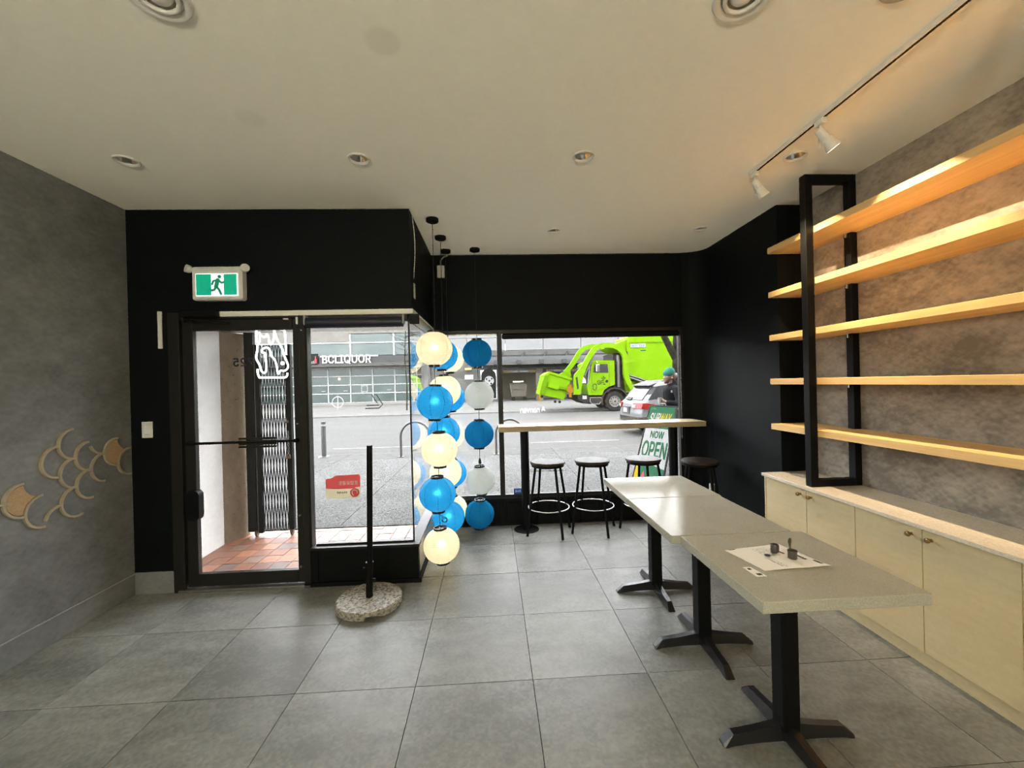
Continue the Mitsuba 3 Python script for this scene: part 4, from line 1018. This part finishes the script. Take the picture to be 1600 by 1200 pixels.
part(wl, 'lettering', text('WITTKE', .13, 7.37, TY0 + .015, 3.30, width=.72), 'm_blue_print')
part(wl, 'sub_lettering', box(7.88, 8.16, TY0 + .03, TY0 + .05, 3.09, 3.13), 'm_subway_green')


def beam(path, w0, y0, y1, m, name, txt=None):
    return part(tk, name, prism(sg.LineString(smoothpath(path, 5)).buffer(w0, cap_style=2, join_style=1), y0, y1, 'y'), m, txt)


beam([(4.77, 2.25), (5.0, 2.68), (5.37, 3.20), (5.75, 3.38), (6.25, 3.38), (6.62, 3.24), (6.90, 2.95), (7.0, 2.55), (6.99, 1.93), (7.10, 1.5), (7.32, 1.08)], .13, TY0 - .22, TY0 + .02, 'm_lime', 'lift_arm', 'curved near lift arm')
beam([(4.30, 2.08), (4.75, 2.60), (5.2, 3.28), (5.6, 3.53), (6.5, 3.55), (7.4, 3.1), (7.7, 2.2)], .13, TY1 - .02, TY1 + .22, 'm_lime', 'lift_arm', 'curved far lift arm')
part(tk, 'front_arm', prism([(4.67, 2.34), (4.94, 2.28), (4.70, 1.71), (4.58, .87), (4.19, .88), (4.27, 1.88)], TY0 - .2, TY0 + .02, 'y'), 'm_lime')
part(tk, 'front_arm_slot', prism([(4.34, 1.75), (4.42, 1.80), (4.48, 1.2), (4.40, 1.15)], TY0 - .21, TY0 - .2, 'y'), 'm_car_dark')
part(tk, 'front_arm', prism([(3.84, 1.95), (4.06, 2.10), (4.5, 2.2), (4.55, 1.9), (4.32, 1.61), (4.1, 1.62), (3.89, 1.84)], TY1 - .4, TY1 - .15, 'y'), 'm_lime')
part(tk, 'arm_cylinder', tube([(4.83, TY0 - .1, 1.85), (5.35, TY0 - .1, 2.95)], .05, 10), 'm_galv', smooth=40)
part(tk, 'fork_joint', cat(disc((4.04, TY0 - .1, 1.12), .17, .24, 20, 1), box(3.98, 4.10, TY0 - .2, TY0, .75, 1.4)), 'm_orange', 'orange fork joint')
cab = part(tk, 'cab', prism([(4.99, 2.51), (5.22, 2.65), (6.45, 2.61), (6.45, 1.34), (6.13, 1.24), (5.88, 1.08), (5.76, .81), (5.03, .83), (4.95, 1.38), (5.02, 2.25)], TY0 + .02, TY1 - .02, 'y'), 'm_lime')
part(cab, 'door_window', prism([(5.36, 2.43), (6.08, 2.43), (6.10, 1.98), (5.32, 2.01)], TY0, TY0 + .03, 'y'), 'm_car_glass')
part(cab, 'door_seam', prism(sg.Polygon([(5.27, 2.5), (6.16, 2.5), (6.16, 1.28), (5.2, .95)]).boundary.buffer(.012), TY0 + .008, TY0 + .03, 'y'), 'm_lime_dark')
part(cab, 'windshield', prism([(4.90, 1.45), (4.95, 2.28), (5.16, 2.50), (5.12, 2.46), (5.22, 2.42), (5.05, 1.45)], TY0 - .0, TY1 - .0, 'y'), 'm_car_glass')
part(cab, 'mirror', cat(box(5.40, 5.60, TY0 - .28, TY0 - .18, 2.03, 2.42, .03), tube([(5.5, TY0 - .2, 2.5), (5.5, TY0 + .05, 2.6)], .02, 8)), 'm_chrome_cup')
part(cab, 'grab_rail', tube([(4.99, TY0 - .03, 1.35), (5.12, TY0 - .03, 2.35)], .02, 8), 'm_white_out')
part(cab, 'logo', text('GFL', .21, 5.50, TY0 + .012, 1.37, width=.42), 'm_black_metal', 'black logo lettering')
part(cab, 'leaf_mark', prism(so.unary_union([sg.Polygon([(5.83, 1.60), (5.72, 1.70), (5.76, 1.74)]), sg.Polygon([(5.83, 1.60), (5.82, 1.80), (5.87, 1.80)]), sg.Polygon([(5.83, 1.60), (5.96, 1.72), (5.92, 1.75)])]), TY0 + .008, TY0 + .02, 'y'), 'm_black_metal')
part(cab, 'emblem', prism(sg.Polygon(rrect(5.29, 5.46, 1.09, 1.40, .06).exterior).boundary.buffer(.016), TY0 + .008, TY0 + .02, 'y'), 'm_black_metal')
part(cab, 'marker', disc((6.02, TY0 + .01, 1.53), .07, .03, 20, 1), 'm_black_metal')
part(tk, 'engine_bay', box(6.46, 6.95, TY0 + .3, TY1 - .3, .9, 3.0), 'm_car_dark')
part(tk, 'exhaust', tube([(6.70, TY0 + .18, 1.2), (6.70, TY0 + .18, 2.9)], .10, 14), 'm_galv', smooth=40)
part(tk, 'chassis', prism([(4.25, .85), (14.5, .85), (14.5, .55), (6.9, .5), (5.17, .34), (4.81, .38), (4.55, .52), (4.25, .63)], TY0 + .45, TY1 - .45, 'y'), 'm_car_dark')
part(tk, 'bumper', prism([(4.45, .90), (5.05, .86), (5.1, .40), (4.8, .42), (4.5, .62)], TY0 + .1, TY1 - .1, 'y'), 'm_car_dark')
part(tk, 'front_plate', box(4.72, 4.95, TY0 + .05, TY0 + .1, .62, .80), 'm_white_out')
part(tk, 'step_box', prism(sg.Polygon([(5.11, .69), (5.73, .69), (5.72, .50), (5.58, .35), (5.21, .36), (5.11, .49)]), TY0 + .02, TY0 + .5, 'y'), 'm_car_dark')
part(tk, 'step_frame', prism(sg.Polygon([(5.11, .69), (5.73, .69), (5.72, .50), (5.58, .35), (5.21, .36), (5.11, .49)]).boundary.buffer(.022), TY0 + .0, TY0 + .03, 'y'), 'm_chrome_cup')
fa = np.radians(np.linspace(18, 192, 24))
part(tk, 'fender', prism(sg.Polygon([(6.43 + .74 * math.cos(a), .46 + .74 * math.sin(a)) for a in fa] + [(6.43 + .66 * math.cos(a), .46 + .66 * math.sin(a)) for a in fa[::-1]]), TY0 - .02, TY0 + .5, 'y'), 'm_car_dark')


def wheel(parent, x, y, z, R, w, rim_r, inward=1):
    W = part(parent, 'wheel', move(lathe([(rim_r, -w / 2), (R * .93, -w / 2), (R, -w * .32), (R, w * .32), (R * .93, w / 2), (rim_r, w / 2)], 36), (x, y, z), rx=PI / 2), 'm_tyre', 'black tyre', smooth=40)
    f = y - inward * w * .42
    part(W, 'hub', cat(disc((x, f + inward * .06, z), rim_r, .04, 32, 1), ring((x, f, z), rim_r * .95, rim_r * .06, 32, 8, 1), disc((x, f, z), rim_r * .38, .10, 20, 1)), 'm_hub', 'pale wheel disc', smooth=40)
    part(W, 'hub_hole', cat([disc((x + rim_r * .68 * math.cos(a), f + inward * .035, z + rim_r * .68 * math.sin(a)), rim_r * .09, .02, 10, 1) for a in np.arange(10) * PI / 5] + [disc((x, f - inward * .05, z), rim_r * .16, .03, 12, 1)]), 'm_black_metal')
    return W


for x in (6.43, 10.6, 12.0):
    wheel(tk, x, TY0 + .20, .465, .525, .36, .30)
    wheel(tk, x, TY1 - .20, .465, .525, .36, .30, -1)
bn = thing('front_bin', 'lime-green steel bin tilted in the arms of the garbage truck', 'dumpster')
part(bn, 'shell', prism([(2.77, 1.93), (3.01, 2.05), (4.15, 1.70), (3.74, .62), (2.5, .92)], TY0 + .05, TY1 - .25, 'y'), 'm_lime')
part(bn, 'rim', prism([(2.74, 1.92), (3.01, 2.11), (4.20, 1.74), (4.16, 1.62), (3.02, 1.98), (2.80, 1.84)], TY0 + .0, TY1 - .2, 'y'), 'm_lime')
part(bn, 'pocket', prism([(2.98, 1.54), (3.5, 1.36), (3.43, 1.14), (2.9, 1.31)], TY0 - .10, TY0 + .06, 'y'), 'm_lime')
part(bn, 'pocket', prism([(3.49, 1.35), (4.01, 1.18), (3.98, 1.08), (3.45, 1.21)], TY0 - .08, TY0 + .06, 'y'), 'm_lime_dark')
part(bn, 'edge', prism([(2.74, 1.88), (2.95, 1.88), (2.72, .90), (2.46, .95), (2.56, 1.35)], TY0 - .02, TY0 + .06, 'y'), 'm_lime_dark')
part(bn, 'caster', cat([disc((x, TY0 + .3, z), .07, .06, 14, 1) for x, z in ((2.62, .80), (3.31, .52), (3.55, .50))]), 'm_tyre')

# ------------------------------------------------------------------ silver car
def car_place(m, edge=.10):
    m = m.copy()
    if edge: m = unman(man(m).refine_to_length(edge))
    v = np.array(m.vertices)
    tz = np.clip((v[:, 2] - .95) / .70, 0, 1)
    s = 1 - .25 * tz ** 1.1
    e = np.clip((np.abs(v[:, 0]) - 1.45) / .85, 0, 1)
    v[:, 1] *= s * (1 - .16 * e ** 2)
    # plan-view rounding of the tail
    w_ = np.clip(np.abs(v[:, 1]) / .93, 0, 1)
    v[:, 0] += np.where(v[:, 0] < -1.2, .22 * w_ ** 3, 0) - np.where(v[:, 0] > 1.2, .25 * w_ ** 3, 0)
    h = math.radians(4)
    X = v[:, 0] + 2.27
    m.vertices = np.stack([4.02 + X * math.cos(h) - v[:, 1] * math.sin(h) + .02, 12.25 + X * math.sin(h) + v[:, 1] * math.cos(h), v[:, 2] * .97 + RZ], 1)
    return m


car = thing('car', 'silver compact SUV seen from behind at the kerb', 'car')
cpoly = [(-2.16, .30), (-2.27, .42), (-2.285, .66), (-2.22, .98), (-2.12, 1.06), (-1.76, 1.50), (-1.60, 1.585), (-1.2, 1.645), (-.3, 1.665), (.45, 1.56), (1.15, 1.12), (1.35, 1.07), (2.0, .96), (2.2, .75), (2.26, .5), (2.15, .28)]
cp_ = sg.Polygon(cpoly).difference(sg.Point(-1.36, .34).buffer(.40)).difference(sg.Point(1.36, .34).buffer(.40))
part(car, 'body', car_place(prism(cp_, -.93, .93, 'y'), .07), 'm_silver', smooth=65)
part(car, 'lower_trim', car_place(prism(sg.Polygon([(-2.17, .27), (-2.30, .40), (-2.30, .56), (-2.16, .58), (-1.80, .56), (-1.74, .27)]), -.945, .945, 'y')), 'm_car_dark', 'dark lower bumper', smooth=35)
part(car, 'bumper_insert', car_place(box(-2.315, -2.25, -.70, .70, .33, .40)), 'm_silver')
part(car, 'rear_window', car_place(prism([(-2.135, 1.075), (-1.80, 1.475), (-1.77, 1.46), (-2.10, 1.06)], -.74, .74, 'y')), 'm_car_glass', smooth=35)
part(car, 'pillar_glass', car_place(prism([(-2.10, 1.08), (-1.80, 1.46), (-1.50, 1.50), (-1.2, 1.53), (-1.5, 1.15)], -.952, .952, 'y')), 'm_car_dark', 'dark quarter windows', smooth=35)
part(car, 'roof_spoiler', car_place(prism([(-1.90, 1.49), (-1.55, 1.60), (-1.4, 1.645), (-1.4, 1.60), (-1.78, 1.47)], -.80, .80, 'y')), 'm_car_dark', smooth=35)
part(car, 'side_window', car_place(prism([(-1.35, 1.16), (-1.15, 1.53), (.35, 1.53), (1.0, 1.14)], -.950, .950, 'y')), 'm_car_glass', smooth=35)
part(car, 'wiper', car_place(prism([(-2.17, 1.07), (-2.10, 1.14), (-2.08, 1.12), (-2.14, 1.05)], -.1, .35, 'y')), 'm_car_dark')
for s in (-1, 1):
    tl = part(car, 'tail_lamp', car_place(prism([(-2.30, .82), (-2.26, .98), (-2.0, .95), (-2.02, .86), (-2.2, .80)], min(.50 * s, .955 * s), max(.50 * s, .955 * s), 'y'), .06), 'm_tail', 'red tail lamp', smooth=35)
    part(tl, 'reverse_lens', car_place(box(-2.312, -2.26, min(.52 * s, .70 * s), max(.52 * s, .70 * s), .84, .92), .06), 'm_white_out')
part(car, 'number_plate', car_place(box(-2.315, -2.25, -.17, .17, .68, .82)), 'm_white_out')
part(car, 'plate_recess', car_place(box(-2.303, -2.24, -.30, .30, .64, .86)), 'm_galv')
for u_ in (-1.36, 1.36):
    for s in (-1, 1):
        h = math.radians(4); X = u_ + 2.27; yv = s * .80
        wheel(car, 4.04 + X * math.cos(h) - yv * math.sin(h), 12.25 + X * math.sin(h) + yv * math.cos(h), .34 + RZ, .345, .23, .23, -s)

# ------------------------------------------------------------------ tree at the kerb
te = thing('street_tree', 'dark mossy tree trunk with a leaning branch at the right window edge', 'tree')
part(te, 'trunk', limbs([((4.23, 9.2, -.05), .16, (4.22, 9.2, .5), .125), ((4.22, 9.2, .5), .125, (4.24, 9.2, 2.1), .11), ((4.24, 9.2, 2.1), .11, (4.33, 9.25, 3.4), .085), ((4.33, 9.25, 3.4), .085, (4.5, 9.3, 5.0), .05)], .05), 'm_bark', smooth=True)
part(te, 'branch', limbs([((4.22, 9.2, 2.0), .09, (4.04, 9.18, 2.32), .075), ((4.04, 9.18, 2.32), .075, (3.86, 9.15, 2.66), .065), ((3.86, 9.15, 2.66), .065, (3.55, 9.1, 3.5), .04)], .05), 'm_bark', smooth=True)

bt_ = thing('bare_tree', 'small leafless tree across the street behind the lanterns', 'tree')
part(bt_, 'trunk', tube([(-5.35, 26, 0), (-5.3, 26, 1.6), (-5.4, 26, 3.2), (-5.3, 26, 5.2)], [.045, .04, .03, .02], 8), 'm_bark', smooth=40)
tw = []
for k in range(46):
    z0 = float(rng.uniform(2.3, 4.8)); a = float(rng.uniform(0, 2 * PI)); l = float(rng.uniform(.7, 1.9)); up = float(rng.uniform(.1, .8))
    p0 = np.array([-5.36, 26, z0]); p1 = p0 + np.array([math.cos(a) * l * .5, math.sin(a) * l * .5, up * .3]); p2 = p0 + np.array([math.cos(a + .2) * l, math.sin(a + .2) * l, up])
    tw.append(tube([p0, p1, p2], [.012, .008, .004], 5))
part(bt_, 'twigs', cat(tw), 'm_bark', 'thin bare twigs', kind='stuff')

# ------------------------------------------------------------------ sandwich board
def board_pt(u_, v_):   # u_ along the width 0..1, v_ up the panel 0..1
    tl, tr_ = np.array([2.50, 6.42, 1.15]), np.array([2.74, 5.98, 1.15])
    bl_, br = np.array([2.06, 6.10, .03]), np.array([2.33, 5.62, .03])
    return (bl_ * (1 - u_) + br * u_) * (1 - v_) + (tl * (1 - u_) + tr_ * u_) * v_


bo = thing('sandwich_board', 'green and white sandwich board reading SUBWAY NOW OPEN outside the window', 'sign')
nrm = np.cross(board_pt(1, 0) - board_pt(0, 0), board_pt(0, 1) - board_pt(0, 0)); nrm /= np.linalg.norm(nrm)


def board_poly(pts, d0, d1):
    P = sg.Polygon(pts) if not isinstance(pts, sg.base.BaseGeometry) else pts
    m = prism(P, d0, d1, 'z')
    v = np.array(m.vertices)
    m.vertices = np.array([board_pt(a, b) + nrm * c for a, b, c in v])
    return m


def board_text(s, h, u0, u1, v0, v1, slant=0.0):
    m = meshkit.text_mesh(s, h, .001, True)
    v = np.array(m.vertices); lo, hi = v.min(0), v.max(0)
    a = u0 + (u1 - u0) * (v[:, 0] - lo[0]) / (hi[0] - lo[0]); b = v0 + (v1 - v0) * (v[:, 1] - lo[1]) / (hi[1] - lo[1])
    a = a + slant * (b - v0)
    m.vertices = np.array([board_pt(x, y) + nrm * (.006 + z) for x, y, z in zip(a, b, v[:, 2])])
    return m


part(bo, 'panel', board_poly(sg.box(.03, .03, .97, .985), -.004, .002), 'm_white_out')
part(bo, 'frame', board_poly(sg.box(0, 0, 1, 1).difference(sg.box(.035, .02, .965, .985)), -.012, .010), 'm_black_metal')
part(bo, 'green_field', board_poly(sg.box(.035, .70, .965, .985), .002, .005), 'm_subway_green', 'green header')
part(bo, 'green_field', board_poly([(.035, .02), (.965, .02), (.965, .21), (.5, .25), (.035, .30)], .002, .005), 'm_subway_green', 'green footer')
part(bo, 'yellow_stripe', board_poly([(.035, .02), (.30, .02), (.12, .24), (.035, .28)], .0045, .0065), 'm_subway_yellow')
part(bo, 'red_field', board_poly([(.22, .02), (.45, .02), (.33, .16)], .006, .008), 'm_red')
part(bo, 'white_lettering', board_text('SUB', .1, .10, .46, .765, .90, .35), 'm_white_out', 'white letters SUB')
part(bo, 'yellow_lettering', board_text('WAY', .1, .46, .84, .765, .90, .35), 'm_subway_yellow', 'yellow letters WAY')
part(bo, 'lettering', board_text('NOW', .1, .28, .74, .575, .665), 'm_subway_green', 'green letters NOW')
part(bo, 'lettering', board_text('OPEN', .1, .10, .92, .33, .535), 'm_subway_green', 'green letters OPEN')
bk_ = np.array([.36, .26, 0])
lv = [board_pt(0, 1) + (.0, .01, 0), board_pt(1, 1) + (.0, .01, 0), board_pt(1, 1) * (1, 1, 0) + bk_ + (0, 0, .03), board_pt(0, 1) * (1, 1, 0) + bk_ + (0, 0, .03)]
part(bo, 'rear_leaf', trimesh.convex.convex_hull(np.vstack([np.array(lv), np.array(lv) + (.012, .009, 0)])), 'm_gray_paint')
part(bo, 'handle', tube([board_pt(.4, 1) + (0, 0, -.01), board_pt(.42, 1.0) + (0, 0, .03), board_pt(.58, 1.0) + (0, 0, .03), board_pt(.6, 1) + (0, 0, -.01)], .008, 8), 'm_dark_metal', smooth=40)

# ------------------------------------------------------------------ person on the sidewalk, facing left, holding a paper cup
PX, PY = 3.36, 7.60
pn = thing('person', 'person in a blue-green beanie and dark clothes holding a cup behind the sandwich board', 'person')


def P3(x, y, z): return (PX + x, PY + y, z)


body = limbs([(P3(-.04, 0, 1.60), .085, P3(-.02, 0, 1.655), .088), (P3(-.075, 0, 1.53), .045, P3(-.055, 0, 1.58), .075), (P3(-.135, 0, 1.565), .012, P3(-.115, 0, 1.59), .018), (P3(-.095, 0, 1.50), .025, P3(-.07, 0, 1.52), .04),
              (P3(.0, 0, 1.42), .055, P3(-.02, 0, 1.55), .052), (P3(.01, -.14, 1.385), .055, P3(.01, .14, 1.385), .055), (P3(.02, 0, 1.32), .11, P3(.03, 0, 1.0), .10),
              (P3(.02, -.17, 1.37), .05, P3(.07, -.25, 1.10), .042), (P3(.07, -.25, 1.10), .042, P3(-.17, -.20, 1.13), .034), (P3(-.17, -.20, 1.13), .034, P3(-.235, -.17, 1.165), .028),
              (P3(.02, .17, 1.37), .05, P3(.05, .25, 1.10), .042), (P3(.05, .25, 1.10), .042, P3(.02, .24, .86), .034), (P3(.02, .24, .86), .034, P3(.01, .23, .78), .026),
              (P3(.03, -.09, .98), .10, P3(.03, .09, .98), .10), (P3(.03, -.10, .92), .09, P3(0, -.10, .48), .06), (P3(0, -.10, .48), .06, P3(.05, -.10, .08), .04), (P3(.03, .10, .92), .09, P3(.06, .10, .48), .06), (P3(.06, .10, .48), .06, P3(.12, .10, .08), .04),
              (P3(.05, -.10, .045), .04, P3(-.12, -.10, .03), .03), (P3(.12, .10, .045), .04, P3(-.05, .10, .03), .03)] +
             [(P3(-.235, -.185 + .018 * k, 1.175 - .022 * k), .0095, P3(-.272, -.20 + .01 * k, 1.18 - .022 * k), .009) for k in range(4)] +
             [(P3(-.272, -.20 + .01 * k, 1.18 - .022 * k), .009, P3(-.292, -.165 + .01 * k, 1.18 - .022 * k), .008) for k in range(4)] +
             [(P3(-.22, -.16, 1.19), .011, P3(-.262, -.135, 1.20), .009)] +
             [(P3(.01, .21 + .014 * k, .765), .009, P3(-.005, .21 + .014 * k, .69), .008) for k in range(4)], .016, 5)
part(pn, 'body', body, 'm_skin', 'bare face and hands', smooth=True)
part(pn, 'hair', limbs([(P3(.035, 0, 1.575), .062, P3(.03, 0, 1.63), .075), (P3(-.095, 0, 1.503), .034, P3(-.065, 0, 1.525), .050)], .02, 4), 'm_hair', 'brown hair and beard', smooth=True)
part(pn, 'ear', cat([move(trimesh.creation.icosphere(2, .02), P3(-.005, s * .088, 1.575)) for s in (-1, 1)]), 'm_skin', smooth=True)
part(pn, 'eye', cat([move(trimesh.creation.icosphere(2, .0085), P3(-.118, s * .035, 1.605)) for s in (-1, 1)]), 'm_ink', smooth=True)
part(pn, 'beanie', limbs([(P3(-.035, 0, 1.66), .098, P3(.0, 0, 1.70), .088)], .02, 4), 'm_beanie', 'blue and green knitted beanie', smooth=True)
part(pn, 'pompom', move(trimesh.creation.icosphere(3, .05), P3(.10, -.02, 1.62)), 'm_white_out', smooth=True)
part(pn, 'hoodie', limbs([(P3(.01, -.15, 1.375), .068, P3(.01, .15, 1.375), .068), (P3(.02, 0, 1.33), .13, P3(.03, 0, 1.0), .125), (P3(.02, -.17, 1.365), .066, P3(.07, -.25, 1.10), .056), (P3(.07, -.25, 1.10), .056, P3(-.16, -.205, 1.128), .045),
                          (P3(.02, .17, 1.365), .066, P3(.05, .25, 1.10), .056), (P3(.05, .25, 1.10), .056, P3(.02, .24, .88), .045), (P3(.045, 0, 1.43), .085, P3(.06, 0, 1.48), .07)], .025, 5), 'm_hoodie', 'charcoal hooded sweater', smooth=True)
part(pn, 'vest', limbs([(P3(.0, -.11, 1.36), .085, P3(.0, .11, 1.36), .085), (P3(.015, -.03, 1.32), .15, P3(.03, -.03, .97), .145), (P3(.015, .03, 1.32), .15, P3(.03, .03, .97), .145), (P3(-.01, -.03, 1.43), .06, P3(-.01, .03, 1.43), .06)], .025, 5), 'm_vest', 'black padded vest', smooth=True)
part(pn, 'vest_logo', move(box(-.02, .02, -.006, 0, -.02, .02, .003), P3(-.055, -.17, 1.33)), 'm_white_out')
part(pn, 'trousers', limbs([(P3(.03, -.09, .96), .115, P3(.03, .09, .96), .115), (P3(.03, -.10, .92), .105, P3(0, -.10, .48), .078), (P3(0, -.10, .48), .078, P3(.05, -.10, .10), .06), (P3(.03, .10, .92), .105, P3(.06, .10, .48), .078), (P3(.06, .10, .48), .078, P3(.12, .10, .10), .06)], .03, 5), 'm_jeans', 'dark trousers', smooth=True)
part(pn, 'shoe', limbs([(P3(.06, -.10, .05), .05, P3(-.14, -.10, .035), .036)], .025, 4), 'm_car_dark', smooth=True)
part(pn, 'shoe', limbs([(P3(.13, .10, .05), .05, P3(-.07, .10, .035), .036)], .025, 4), 'm_car_dark', smooth=True)
cu = thing('paper_cup', 'white takeaway cup in the hand of the person outside', 'cup')
part(cu, 'cup', lathe([(0, 0), (.028, 0), (.038, .10), (0, .10)], 24, P3(-.275, -.155, 1.10)), 'm_white_out', smooth=30)
part(cu, 'lid', lathe([(.041, .10), (.041, .108), (.034, .12), (0, .12)], 24, P3(-.275, -.155, 1.10)), 'm_concrete_tan', smooth=30)

# how often each lamp is sampled: the strong lamps of the room most, tiny signs least
for k, d in scene.items():
    if d.get('type') == 'spot':
        d['sampling_weight'] = 6.0
    elif 'emitter' in d:
        d['emitter'] = {**d['emitter'], 'sampling_weight': 7.0 if k.startswith('globe') else .7 if k.endswith('__shade') else .4 if k.startswith('paper_lantern') else .12}
scene['sky']['sampling_weight'] = 16.0
